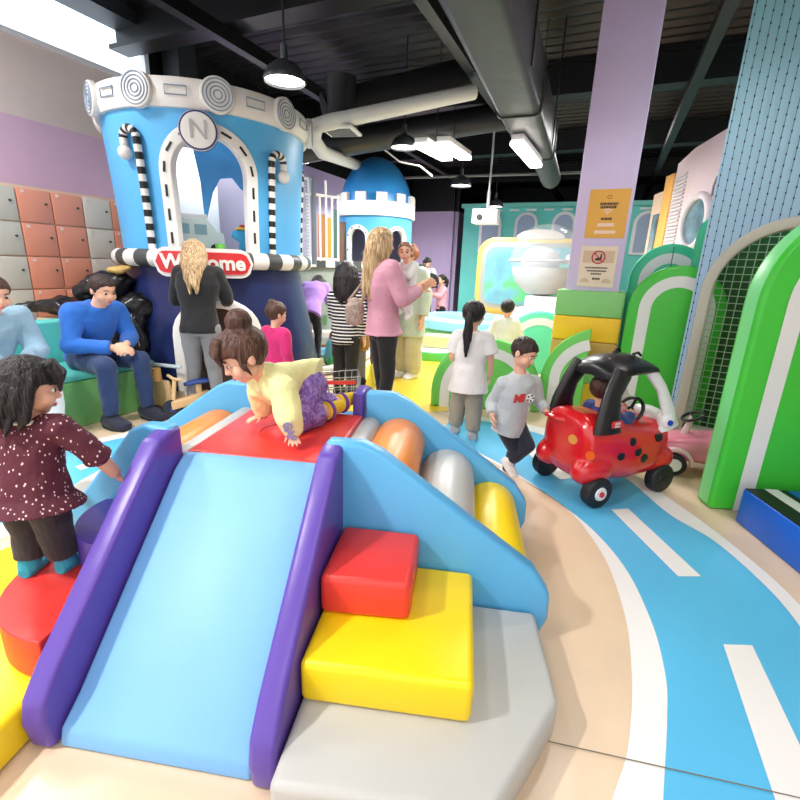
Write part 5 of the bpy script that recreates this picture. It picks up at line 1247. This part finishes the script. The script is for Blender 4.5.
        if top.get('collar'):
            m = MB(); c = P['neck'] + up * .012 * h; rr = B['nk'] * h + off * .9
            m.tube([c + sd * (rr * math.cos(a)) + fr * (rr * math.sin(a)) for a in [2 * PI * k / 24 for k in range(24)]], .011 * h, 8, closed=True); m.build('collar', top['collar'], tp)
    if feet:
        for s in 'LR':
            an, td, dn, sdv, fl = FT[s]; mb = MB(); g = 1.0 if feet.get('sock') else 1.12; e = feet.get('off', .008) * h; drop = .026 * h
            mb.loft([(an - td * .30 * fl + dn * drop * .6, sdv * (.15 * fl + e), dn * (.15 * fl + e)), (an - td * .12 * fl + dn * drop * .5, sdv * (.2 * fl + e), dn * (.22 * fl + e)), (an + td * .3 * fl + dn * drop * .9, sdv * (.235 * fl + e), dn * (.15 * fl + e)), (an + td * .62 * fl + dn * drop * 1.1, sdv * (.2 * fl + e), dn * (.10 * fl + e)), (an + td * .76 * fl + dn * drop * 1.15, sdv * (.1 * fl + e), dn * (.06 * fl + e))], seg=18)
            k = (P['kn' + s] - an).normalized(); mb.cyl(an - k * .01 * h, an + k * feet.get('hi', .03) * h, lr[2] + e, lr[2] + e, 16)
            fo = meshobj('sock' if feet.get('sock') else 'shoe', remesh(mb, max(vox * .8, .003), 2), feet['m'], body)
            if feet.get('sole'):
                m = MB(); c = an + dn * drop * 1.75
                m.loft([(an - td * .32 * fl + dn * drop * 1.5, sdv * (.1 * fl + e), dn * .008 * h), (c - td * .1 * fl, sdv * (.2 * fl + e), dn * .008 * h), (c + td * .35 * fl, sdv * (.25 * fl + e), dn * .008 * h), (c + td * .74 * fl, sdv * (.14 * fl + e), dn * .008 * h)], seg=18); m.build('sole', feet['sole'], fo)
    body['_'] = 0; del body['_']
    FIG[label] = dict(P=P, hp=hp, hh=hh, fr=fr, sd=sd, up=up, HR=HR, top=tp, body=body, cd=cd)
    return body
FIG = {}
def cloth(name, col, **k): return mat(name, col, k.pop('rough', .85), bump=k.pop('bump', .35), bscale=k.pop('bscale', 45), sheen=.15, var=k.pop('var', .06), vscale=k.pop('vscale', 9))
blackh = hairmat('hair_black', (26, 20, 20)); brownh = hairmat('hair_brown', (72, 46, 36)); blondh = hairmat('hair_blond', (176, 136, 92), (226, 196, 150)); gingh = hairmat('hair_ginger', (150, 92, 58)); dkbrown = hairmat('hair_dark_brown', (46, 32, 28))
denim = cloth('denim', (34, 56, 98), bscale=90); blackc = cloth('cloth_black', (20, 20, 24)); greyj = cloth('grey_jeans', (128, 128, 130)); whitec = cloth('cloth_white', (232, 230, 228)); navyc = cloth('cloth_navy', (24, 30, 48))
redtie = mat('tie_red', (210, 36, 62), .6); whitesole = mat('sole_white', (226, 224, 222), .5)
def rel(o, d): return {k: V(v) - V(o) for k, v in d.items()}
# ---- crawling child on the platform
O = V((-.45, 2.05, HP))
Jc = dict(pel=at(309, 380, 2.17), chest=at(275, 385, 1.98), neck=at(261, 377, 1.93), head=at(243, 356, 1.86),
          shL=at(283, 390, 1.86), elL=at(288, 417, 1.82), wrL=V((-.455, 1.845, HP + .055)), shR=at(260, 390, 2.03), elR=at(262, 404, 2.07), wrR=V((-.655, 2.08, HP + .055)),
          hipL=at(305, 390, 2.09), knL=V((-.48, 2.0, HP + .06)), anL=V((-.355, 2.19, HP + .055)), hipR=at(311, 386, 2.24), knR=V((-.45, 2.17, HP + .06)), anR=V((-.30, 2.33, HP + .055)))
yel_sw = cloth('sweat_yellow', (240, 234, 166)); purp_pt = swirl('trousers_purple', (158, 128, 196), (112, 80, 158), 22)
figure('toddler in pale yellow sweatshirt crawling on the red foam platform', O, 0, .92, 'toddler', rel(O, Jc), face=(-.80, -.46, -.55), hup=(-.28, -.1, .95),
       hair=dict(m=brownh, style='bun', by=.30, bz=.58, br=.25, fringe=.2, bangs=6, puff=1.15, nape=-.3, tie=((0, .25, .44), (0, .3, .6), .2), tiem=redtie, locks=[([(-.3, -.1, .2), (-.42, -.12, -.1), (-.42, -.1, -.3)], [.07, .06, .02]), ([(.3, -.1, .2), (.42, -.12, -.1), (.42, -.1, -.3)], [.07, .06, .02])]),
       top=dict(m=yel_sw, len=1.93, hem=.06, flare=.012, off=.024, wr=.010, collar=yel_sw, name='sweatshirt'), bottom=dict(m=purp_pt, len=1.62, off=.016, wide=.008, wr=.009), feet=dict(m=cloth('sock_yellow', (240, 204, 40)), sock=1, hi=.04, off=.012),
       vox=.0042, hands=dict(L=dict(d=(.25, -.85, -.25), n=(0, 0, -1), t=(-1, 0, 0), curl=.12, spread=.22), R=dict(d=(-.7, -.35, -.25), n=(0, 0, -1), t=(0, -1, 0), curl=.12, spread=.22)), toes=dict(L=(.75, .6, -.1), R=(.75, .6, -.1)), seed=1)
G_ = FIG['toddler in pale yellow sweatshirt crawling on the red foam platform']
plc = cloth('cuff_purple', (112, 62, 148))
for s in 'LR':
    k = (G_['P']['kn' + s] - G_['P']['an' + s]).normalized(); c = G_['P']['an' + s] + k * .012; x_, y_, _ = basis(k); m = MB(); m.tube([c + x_ * (.043 * math.cos(a)) + y_ * (.043 * math.sin(a)) for a in [2 * PI * q / 20 for q in range(20)]], .013, 8, closed=True); m.build('sock_cuff', plc, G_['body'])
lav = mat('print_lavender', (150, 140, 190), .7)
def sleeve_text(G, s, word, size, mtl):
    e, w = G['P']['el' + s], G['P']['wr' + s]; d = (w - e).normalized(); v = V((.05, -1, .12)); n = (v - d * v.dot(d)).normalized(); sx = d; sz = n.cross(d)
    c = e.lerp(w, .42) + n * (.026 * 1.0 + .033); m = MB(); text_mb(m, word, size, c, sx, sz, .004, bold=.002); m.build('sleeve_lettering', mtl, G['top'])
sleeve_text(G_, 'L', 'GAP', .05, lav)
# ---- standing toddler in maroon (seen from behind)
O = V((-1.262, 1.41, S2))
maroon = spots('tunic_maroon', (84, 26, 44), (226, 196, 196), 76, .22, stretch=(1, 1, .62)); teal_s = cloth('sock_teal', (40, 160, 184)); dgp = cloth('trousers_charcoal', (44, 44, 48))
figure('toddler in maroon dotted tunic standing on the red round step', O, rad(180), .80, 'toddler', dict(
       pel=(0, .0, .322), neck=(-.02, -.03, .565), head=(-.02, -.055, .685), elR=(-.20, -.06, .445), wrR=(-.215, -.12, .35), shR=(-.115, -.03, .55), shL=(.075, -.03, .55), elL=(.15, -.06, .45), wrL=(.17, -.14, .40), anL=(.055, .01, .033), anR=(-.055, -.02, .033)),
       face=(-.82, -.55, -.22), hup=(0, -.12, 1), hair=dict(m=blackh, style='toddler', fringe=.12, bangs=6, puff=1.12, len=-.7, locks=[([(-.1, .4, .3), (.3, .6, .1), (.62, .72, -.3), (.8, .75, -.62)], [.12, .1, .07, .02]), ([(0, .45, .1), (.36, .62, -.2), (.6, .7, -.66)], [.12, .1, .02]), ([(.1, .45, .2), (.5, .55, 0), (.85, .6, -.4)], [.1, .08, .02])], tie=((-.02, .3, .43), (0, .6, .6), .1), tiem=mat('tie_white', (222, 220, 216), .6)),
       top=dict(m=maroon, len=1.12, hem=.06, off=.016, flare=.075, cuff=.012, wr=.009, collar=cloth('collar_white', (226, 222, 220)), name='tunic'), bottom=dict(m=dgp, len=1.75, off=.016, wide=.0, wr=.008), feet=dict(m=teal_s, sock=1, hi=.045, off=.005), vox=.0042, toes=dict(L=(.1, -1, 0), R=(-.1, -1, 0)),
       hands=dict(R=dict(d=(-.1, -.45, -.85), n=(-.2, -.8, .2), t=(.9, 0, 0), curl=.3)), seed=2)
# ---- running boy
O = V((.83, 2.97, 0))
Jb = dict(pel=at(510, 420, 2.97), chest=at(517, 393, 2.94), neck=at(521, 374, 2.93), head=at(524, 353, 2.90), shR=at(504, 384, 2.93), elR=at(492, 402, 3.0), wrR=at(492, 415, 2.9), shL=at(534, 382, 2.98), elL=at(539, 401, 3.02), wrL=at(546, 411, 2.93),
          hipR=at(504, 426, 2.95), hipL=at(517, 426, 3.01), knL=at(528, 446, 2.90), anL=at(509, 462, 3.0), knR=at(515, 450, 2.98), anR=at(506, 472, 3.06))
greyc = cloth('sweat_grey', (186, 192, 194))
figure('boy in grey long sleeved top running behind the red toy car', O, 0, 1.02, 'child', rel(O, Jb), face=(.72, -.55, -.42), hup=(.1, 0, 1), hair=dict(m=dkbrown, style='short', fringe=.24, puff=.95, nape=-.25),
       top=dict(m=greyc, len=1.95, hem=.09, off=.018, wr=.008, name='jumper', flare=.008), bottom=dict(m=navyc, len=1.85, off=.010, wr=.005), feet=dict(m=cloth('sock_white', (236, 232, 230)), sock=1, hi=.04), vox=.0048,
       toes=dict(L=(.55, -.45, -.7), R=(.8, -.5, -.25)), hands=dict(R=dict(d=(.1, -.3, -.9), n=(.8, 0, 0), t=(.2, -.9, 0), curl=.6), L=dict(d=(.8, -.5, -.3), n=(-.2, -.2, -1), t=(-.3, -1, 0), curl=.5)), seed=3)
G_ = FIG['boy in grey long sleeved top running behind the red toy car']
P = G_['P']; fr, sd, up = G_['fr'], G_['sd'], G_['up']
c = P['chest'].lerp(P['neck'], .02) + fr * (G_['cd'] + .03); m = MB(); text_mb(m, 'MI', .075, c - sd * .03, sd, up, .006, bold=.004); m.build('chest_lettering', mat('print_red', (206, 60, 62), .6), G_['top'])
m = MB(); m.cyl(c + sd * .045, c + sd * .045 + fr * .004, .03, .03, 20); pt = m.build('ball_print', mat('print_white', (236, 236, 234), .6), G_['top'])
for q in range(5): a = q * 1.257; m = MB(); m.cyl(c + sd * (.045 + .02 * math.cos(a)) + up * (.02 * math.sin(a)), c + sd * (.045 + .02 * math.cos(a)) + up * (.02 * math.sin(a)) + fr * .006, .007, .007, 6); m.build('ball_patch', black, pt)
# ---- girl in white tee from behind
O = V((.57, 3.72, 0))
figure('girl in white tee and grey joggers seen from behind, long black ponytail', O, rad(172), 1.15, 'child', dict(anL=(.085, -.10, .05), knL=(.075, -.07, .29), anR=(-.07, .03, .05), elL=(.15, -.02, .70), wrL=(.16, -.15, .66), elR=(-.165, .0, .70), wrR=(-.175, -.05, .56), head=(0, -.03, 1.045)),
       face=(-.25, -.95, -.15), hair=dict(m=blackh, style='pony', len=-1.55, fringe=.2, puff=1.05, by=.44, bz=.0), top=dict(m=whitec, len=.75, hem=.10, off=.022, cuff=.012, wr=.006, flare=.03), bottom=dict(m=cloth('joggers_grey', (150, 146, 132)), len=1.88, off=.012, wide=.014, wr=.008, name='joggers'), feet=dict(m=cloth('sock_grey', (176, 176, 178)), sock=1, hi=.03), vox=.006, eyes=True, seed=4)
# ---- woman in pink holding a baby
O = V((-.17, 4.05, 0)); rzw = rad(112)
pinkw_ = spots('knit_pink', (204, 146, 164), (170, 104, 128), 22, .1); 
figure('woman in pink sweater and black leggings with long blond hair holding a baby', O, rzw, 1.71, 'adult', dict(elR=(-.27, -.06, 1.15), wrR=(-.07, -.28, 1.20), elL=(.25, -.10, 1.12), wrL=(.06, -.36, 1.24), anL=(.10, -.06, .07), anR=(-.09, .05, .07), neck=(0, .03, 1.43), head=(0, .03, 1.585)),
       face=(-.1, -1, -.1), hair=dict(m=blondh, style='long', len=-2.1, fringe=.3, puff=1.05), top=dict(m=pinkw_, len=1.92, hem=.015, off=.02, flare=.012, wr=.006, name='sweater'), bottom=dict(m=blackc, len=1.95, off=.006, wr=.003, name='leggings'), feet=dict(m=blackc, sole=whitesole), vox=.008, seed=5)
Rw = Matrix.Rotation(rzw, 3, 'Z')
def wl(x, y, z): return O + Rw @ V((x, y, z))
OB = wl(-.05, -.235, 1.05) + V((-.045, 0, 0))
figure('baby in white held against the shoulder of the woman in pink', OB, rzw + rad(195), .66, 'toddler', dict(pel=(0, .0, .16), neck=(0, .02, .37), head=(-.0, -.03, .475), shL=(.07, .02, .36), shR=(-.07, .02, .36), elL=(.10, -.06, .28), wrL=(.06, -.12, .30), elR=(-.10, -.06, .28), wrR=(-.05, -.12, .31), hipL=(.045, 0, .15), hipR=(-.045, 0, .15), knL=(.09, -.07, .07), knR=(-.09, -.07, .07), anL=(.08, -.02, -.03), anR=(-.08, -.02, -.03)),
       face=(.75, -.65, -.1), hair=dict(m=hairmat('hair_wispy', (130, 92, 70)), style='short', fringe=.3, puff=.9), top=dict(m=whitec, len=1.9, hem=.04, off=.02, name='romper'), bottom=dict(m=whitec, len=1.8, off=.02, name='leggings'), feet=dict(m=whitec, sock=1), vox=.006, seed=6, toes=dict(L=(.2, -1, -.6), R=(-.2, -1, -.6)))
# ---- the rest of the people
def grown(label, x, y, rz, h, kind, J, face, hair, top, bottom, feet, vox=.009, **k): return figure(label, V((x, y, 0)), rad(rz), h, kind, J, face=face, hair=hair, top=top, bottom=bottom, feet=feet, vox=vox, **k)
grown('woman in black top and grey jeans bending towards the blue tower', -1.86, 4.18, 186, 1.60, 'adult', dict(neck=(0, -.06, 1.335), chest=(0, -.03, 1.17), head=(0.03, -.11, 1.455), shL=(.16, -.08, 1.28), shR=(-.16, -.08, 1.28), elL=(.24, -.14, 1.04), wrL=(.17, -.33, 1.03), elR=(-.22, -.14, 1.05), wrR=(-.14, -.33, 1.0), anL=(.12, .02, .07), anR=(-.12, .0, .07)),
      (.2, -.95, -.22), dict(m=blondh, style='long', len=-1.8, fringe=.3, back=.26), dict(m=blackc, len=1.95, hem=.03, off=.016, name='jumper'), dict(m=greyj, len=1.98, off=.010, wr=.004, name='jeans'), dict(m=blackc, sole=whitesole), seed=7)
grown('small child in magenta top behind the crawling toddler', -1.13, 4.05, 150, 1.06, 'child', None, (-.3, -.9, -.2), dict(m=brownh, style='bun', by=.3, bz=.42, br=.2, puff=1.1), dict(m=cloth('top_magenta', (206, 36, 110)), len=1.9, hem=.07, off=.02), dict(m=navyc, len=1.9), dict(m=whitec, sock=1), vox=.007, seed=8)
for (lab, bx, tm, bm_, hm, kw) in (('man in blue sweatshirt and jeans sitting on the green bench, hands clasped', -.36, cloth('sweat_blue', (34, 104, 196)), denim, dkbrown, 0), ('person in pale blue shirt and white trousers sitting at the left edge', -1.12, cloth('shirt_pale_blue', (148, 184, 208)), whitec, brownh, 1)):
    p = bp(bx, .22); 
    figure(lab, V((p.x, p.y, 0)), BA, 1.72, 'adult', dict(pel=(0, .0, .56), chest=(0, -.10, .83), neck=(0, -.21, .99), head=(0, -.31, 1.13), shL=(.19, -.16, .95), shR=(-.19, -.16, .95), elL=(.26, -.20, .70), elR=(-.26, -.20, .70), wrL=(.06, -.42, .68), wrR=(-.055, -.44, .67),
           hipL=(.10, -.02, .545), hipR=(-.10, -.02, .545), knL=(.15, -.45, .54), knR=(-.16, -.45, .53), anL=(.16, -.46, .085), anR=(-.16, -.42, .085)), face=(0, -.9, -.3), hair=dict(m=hm, style='short', fringe=.26, puff=.95),
           top=dict(m=tm, len=1.88, hem=.03, off=.018, wr=.008, name='sweatshirt' if not kw else 'shirt'), bottom=dict(m=bm_, len=1.93, off=.014, wr=.006, name='jeans' if not kw else 'trousers'), feet=dict(m=cloth('shoe_dark', (24, 30, 52)) if not kw else whitec, sole=blackc), vox=.008, seed=9 + kw,
           hands=dict(L=dict(d=(-.75, -.6, -.2), n=(-.3, .5, -.8), t=(0, -.5, .8), curl=1.0), R=dict(d=(.75, -.6, -.2), n=(.3, .5, -.8), t=(0, -.5, .8), curl=1.0)))
grown('woman with ginger hair in a pale green cardigan behind the baby', .08, 5.9, -40, 1.64, 'adult', dict(elR=(-.22, -.08, 1.08), wrR=(-.12, -.28, 1.12)), (-.5, -.8, -.2), dict(m=gingh, style='bun', by=.25, bz=.42, br=.22, puff=1.1), dict(m=cloth('cardigan_green', (184, 194, 178)), len=1.9, hem=.16, off=.028, flare=.02, name='cardigan'), dict(m=cloth('trousers_khaki', (190, 182, 150)), len=1.98, off=.03, wide=.012), dict(m=whitec, sole=whitesole), vox=.011, seed=11)
strb = stripes('stripes_black_white', (22, 22, 26), (226, 226, 226), 9, 'Z', .85, .66); strp = stripes('stripes_purple', (62, 44, 96), (196, 180, 214), 8, 'Z', .85, .72)
grown('dark haired child in a black and white striped top by the deck wall', -.62, 4.95, 165, 1.42, 'child', dict(elL=(.17, -.06, .88), wrL=(.17, -.2, .80)), (.3, -.9, -.1), dict(m=blackh, style='long', len=-1.1, puff=1.05), dict(m=strb, len=1.9, hem=.06, off=.016), dict(m=blackc, len=1.95), dict(m=blackc, sole=whitesole), vox=.010, seed=12)
grown('person in purple striped top and grey jeans behind the woman in pink', -.40, 5.4, 200, 1.58, 'adult', None, (.2, -.95, -.1), dict(m=blackh, style='bun', by=.3, bz=.3, br=.14), dict(m=strp, len=1.9, hem=.06, off=.016), dict(m=greyj, len=1.98, off=.010, name='jeans'), dict(m=blackc, sole=whitesole), vox=.010, seed=13)
grown('person in a lilac jacket leaning over beside the big blue tower', -1.36, 6.9, 175, 1.42, 'adult', dict(pel=(0, .12, .72), chest=(0, -.1, .98), neck=(0, -.24, 1.10), head=(0, -.36, 1.13), shL=(.14, -.2, 1.06), shR=(-.14, -.2, 1.06), elL=(.2, -.26, .84), wrL=(.14, -.42, .82), elR=(-.2, -.26, .84), wrR=(-.14, -.42, .82), hipL=(.08, .12, .71), hipR=(-.08, .12, .71)), (0, -.6, -.8), dict(m=blackh, style='toddler', len=-.6), dict(m=cloth('jacket_lilac', (168, 128, 204)), len=1.9, hem=.05, off=.026, name='jacket'), dict(m=blackc, len=1.95, off=.01), dict(m=blackc, sole=whitesole), vox=.011, seed=14)
grown('woman in white top and black trousers standing far off by the lilac wall', .46, 10.5, 20, 1.64, 'adult', dict(head=(0, -.06, 1.5), elL=(.22, -.04, 1.08), wrL=(.14, -.24, 1.0), elR=(-.22, -.04, 1.08), wrR=(-.1, -.24, 1.02)), (.5, -.7, -.5), dict(m=blackh, style='bun', by=.42, bz=.2, br=.16), dict(m=whitec, len=1.6, hem=.02, off=.02), dict(m=blackc, len=1.98, off=.014), dict(m=blackc, sole=whitesole), vox=.015, seed=15)
grown('little girl in pink top and dark trousers facing the far woman in white', .84, 10.35, -70, 1.27, 'child', dict(elR=(-.13, -.1, .82), wrR=(-.1, -.24, .86), elL=(.13, -.1, .82), wrL=(.1, -.24, .86)), (0, -1, .1), dict(m=blackh, style='pony', len=-1.1), dict(m=cloth('top_pink', (236, 162, 176)), len=1.9, hem=.05, off=.018), dict(m=blackc, len=1.95, off=.014), dict(m=blackc, sole=whitesole), vox=.014, seed=16)
grown('boy with short black hair in white shirt and navy trousers beyond the low hedge', 1.26, 5.6, 170, 1.06, 'child', dict(elL=(.17, -.04, .66), wrL=(.2, -.14, .6), elR=(-.17, -.04, .66), wrR=(-.2, -.14, .6)), (-.15, -.95, -.2), dict(m=blackh, style='short', fringe=.2, puff=1.0), dict(m=whitec, len=1.7, hem=.03, off=.024), dict(m=navyc, len=1.9, off=.02), dict(m=whitec, sock=1), vox=.009, seed=17)
# far woman's dark shoulder bag and the knitted bag of the woman in pink
def pouch(name, label, p, size, mtl, strap_to, wr=.01):
    t = thing(name, label, 'bag', p); mb = MB(); a, b, c = size; mb.ell((0, 0, 0), (a, b, c)); mb.box((0, 0, -c * .15), (a * 1.7, b * 1.3, c * 1.3)); meshobj('bag_body', remesh(mb, .01, 5, wr, 18), mtl, t)
    m = MB(); e = V(strap_to) - V(p); m.tube([V((-a * .7, 0, c * .7)), e * .6 + V((-.03, 0, 0)), e, e * .6 + V((.05, .03, 0)), V((a * .7, 0, c * .7))], .011, 8); m.build('strap', mtl, t); return t
pouch('shoulder_bag', 'taupe knitted shoulder bag hanging by the left hip of the woman in pink', at(355, 312, 4.12), (.09, .06, .13), spots('knit_taupe', (168, 148, 136), (120, 100, 92), 60, .35), at(371, 266, 4.12))
pouch('shoulder_bag', 'small tan bag hanging against the grey jeans of the person in purple stripes', at(364, 342, 5.12), (.07, .05, .11), cloth('bag_tan', (182, 138, 88)), at(365, 318, 5.13))
pouch('shoulder_bag', 'black bag held by the far woman in white', at(430, 281, 10.25), (.2, .09, .17), blackc, at(430, 268, 10.3))
# ---- the child inside the red car
O = tcr.location + V((0, 0, 0)); Rc = Matrix.Rotation(CA, 3, 'Z')
def cl(x, y, z): return Rc @ (V((x, y, z)) * 1.08)
jk = cloth('jacket_navy_blue', (38, 66, 130))
figure('child in blue jacket sitting inside the red toy car holding the wheel', V((O.x, O.y, 0)), 0, .84, 'toddler', dict(pel=cl(-.11, 0, .31), neck=cl(-.10, 0, .52), head=cl(-.105, 0, .63), shL=cl(-.10, .085, .50), shR=cl(-.10, -.085, .50), elL=cl(.0, .12, .44), elR=cl(-.02, -.12, .43), wrL=cl(.085, .06, .50), wrR=cl(.085, -.05, .48),
       hipL=cl(-.10, .05, .30), hipR=cl(-.10, -.05, .30), knL=cl(.07, .07, .315), knR=cl(.07, -.07, .315), anL=cl(.16, .07, .28), anR=cl(.16, -.07, .28)), face=cl(1, .1, -.15), hair=dict(m=brownh, style='short', fringe=.22, puff=.95, nape=-.36),
       top=dict(m=jk, len=1.9, hem=.02, off=.02, name='jacket'), bottom=dict(m=blackc, len=1.9, off=.008), feet=dict(m=whitec, sock=1, off=.002), vox=.005, toes=dict(L=cl(.9, .1, .3), R=cl(.9, -.1, .3)), seed=20, hands=dict(L=dict(d=cl(.7, -.3, .3), n=cl(.4, -.6, -.5), t=(0, 0, 1), curl=1.1), R=dict(d=cl(.7, .3, .3), n=cl(.4, .6, -.5), t=(0, 0, 1), curl=1.1)))
# ================================================================== BAGS AND COATS
def lump(name, label, cat, p, parts, mtl, amp=.02, fr_=7, vox=.014):
    mb = MB()
    for c, r in parts: mb.ell(c, r)
    o = meshobj(name, remesh(mb, vox, 3, amp, fr_), mtl); o.location = p; return tag(o, label, cat)
lump('coat', 'black puffy coat spread over the tan cabinet, lowest of the coat pile', 'coat', bp(.10, .92, .90), [((0, 0, 0), (.34, .26, .10)), ((-.25, -.1, .02), (.22, .16, .07)), ((.15, .1, .05), (.22, .18, .10)), ((-.45, -.12, .0), (.14, .12, .05))], blkshiny, .035)
lump('coat', 'black jacket bunched up as the topmost of the coat pile by the tower', 'coat', bp(.24, .72, 1.10), [((0, 0, 0), (.2, .2, .15)), ((-.14, -.05, -.04), (.18, .13, .10)), ((.1, .02, .06), (.14, .14, .1))], blkshiny, .035)
lump('coat', 'black jacket hanging in the gap between the bench and the blue tower', 'coat', bp(.24, .42, .62), [((0, 0, 0), (.15, .17, .32)), ((.02, .05, .3), (.16, .16, .14)), ((-.06, 0, .22), (.18, .12, .12)), ((0, 0, -.4), (.13, .13, .24))], blkshiny, .03)
lump('scarf', 'crumpled gold scarf lying on top of the black coat pile', 'scarf', bp(.26, .6, 1.27), [((0, 0, 0), (.10, .06, .04)), ((.07, .03, .02), (.07, .06, .035))], mat('scarf_gold', (196, 160, 92), .6, bump=.6, bscale=30), .01, 14)
bk = thing('backpack', 'black backpack with pale zip line standing on the bench behind the man', 'backpack', bp(-.02, .2, .462), BA - rad(70))
mb = MB(); mb.loft([((0, 0, 0), (.15, 0, 0), (0, .09, 0)), ((0, 0, .12), (.165, 0, 0), (0, .11, 0)), ((0, 0, .28), (.15, 0, 0), (0, .10, 0)), ((0, .01, .37), (.1, 0, 0), (0, .06, 0))]); meshobj('pack_body', remesh(mb, .01, 4, .008, 12), blkcloth, bk)
mb = MB(); mb.loft([((0, -.1, .03), (.11, 0, 0), (0, .04, 0)), ((0, -.115, .12), (.12, 0, 0), (0, .05, 0)), ((0, -.09, .2), (.1, 0, 0), (0, .03, 0))]); meshobj('front_pocket', remesh(mb, .008, 4, .005, 14), blkcloth, bk)
m = MB(); m.tube([(.165 * math.cos(a), -.055, .14 + .2 * math.sin(a)) for a in [PI * k / 16 for k in range(17)]], .005, 6); m.build('zip', mat('zip_pale', (188, 188, 184), .5), bk)
m = MB(); m.tube([(-.03, .05, .36), (-.03, .06, .42), (.03, .06, .42), (.03, .05, .36)], .01, 8); m.build('grab_loop', blkcloth, bk)
# ================================================================== repeats carry a group
GR = {'hedge_panel': 'arched hedge panels along the play road', 'foam_step': 'corner steps of the foam climbing set', 'foam_roller_ramp': 'roller ramps of the foam climbing set', 'strip_light': 'strip lights under the black ceiling',
      'bench': 'padded benches by the lockers', 'coat': 'coats piled on the tan cabinet', 'notice_sheet': 'notice sheets on the lilac pillar', 'ceiling_pipe': 'round pipes under the ceiling', 'stair_block': 'blue foam steps by the green panel', 'shoulder_bag': 'bags carried by the visitors'}
for o in bpy.data.objects:
    k = o.name.split('.')[0]
    if o.parent is None and k in GR and 'label' in o and 'group' not in o: o['group'] = GR[k]
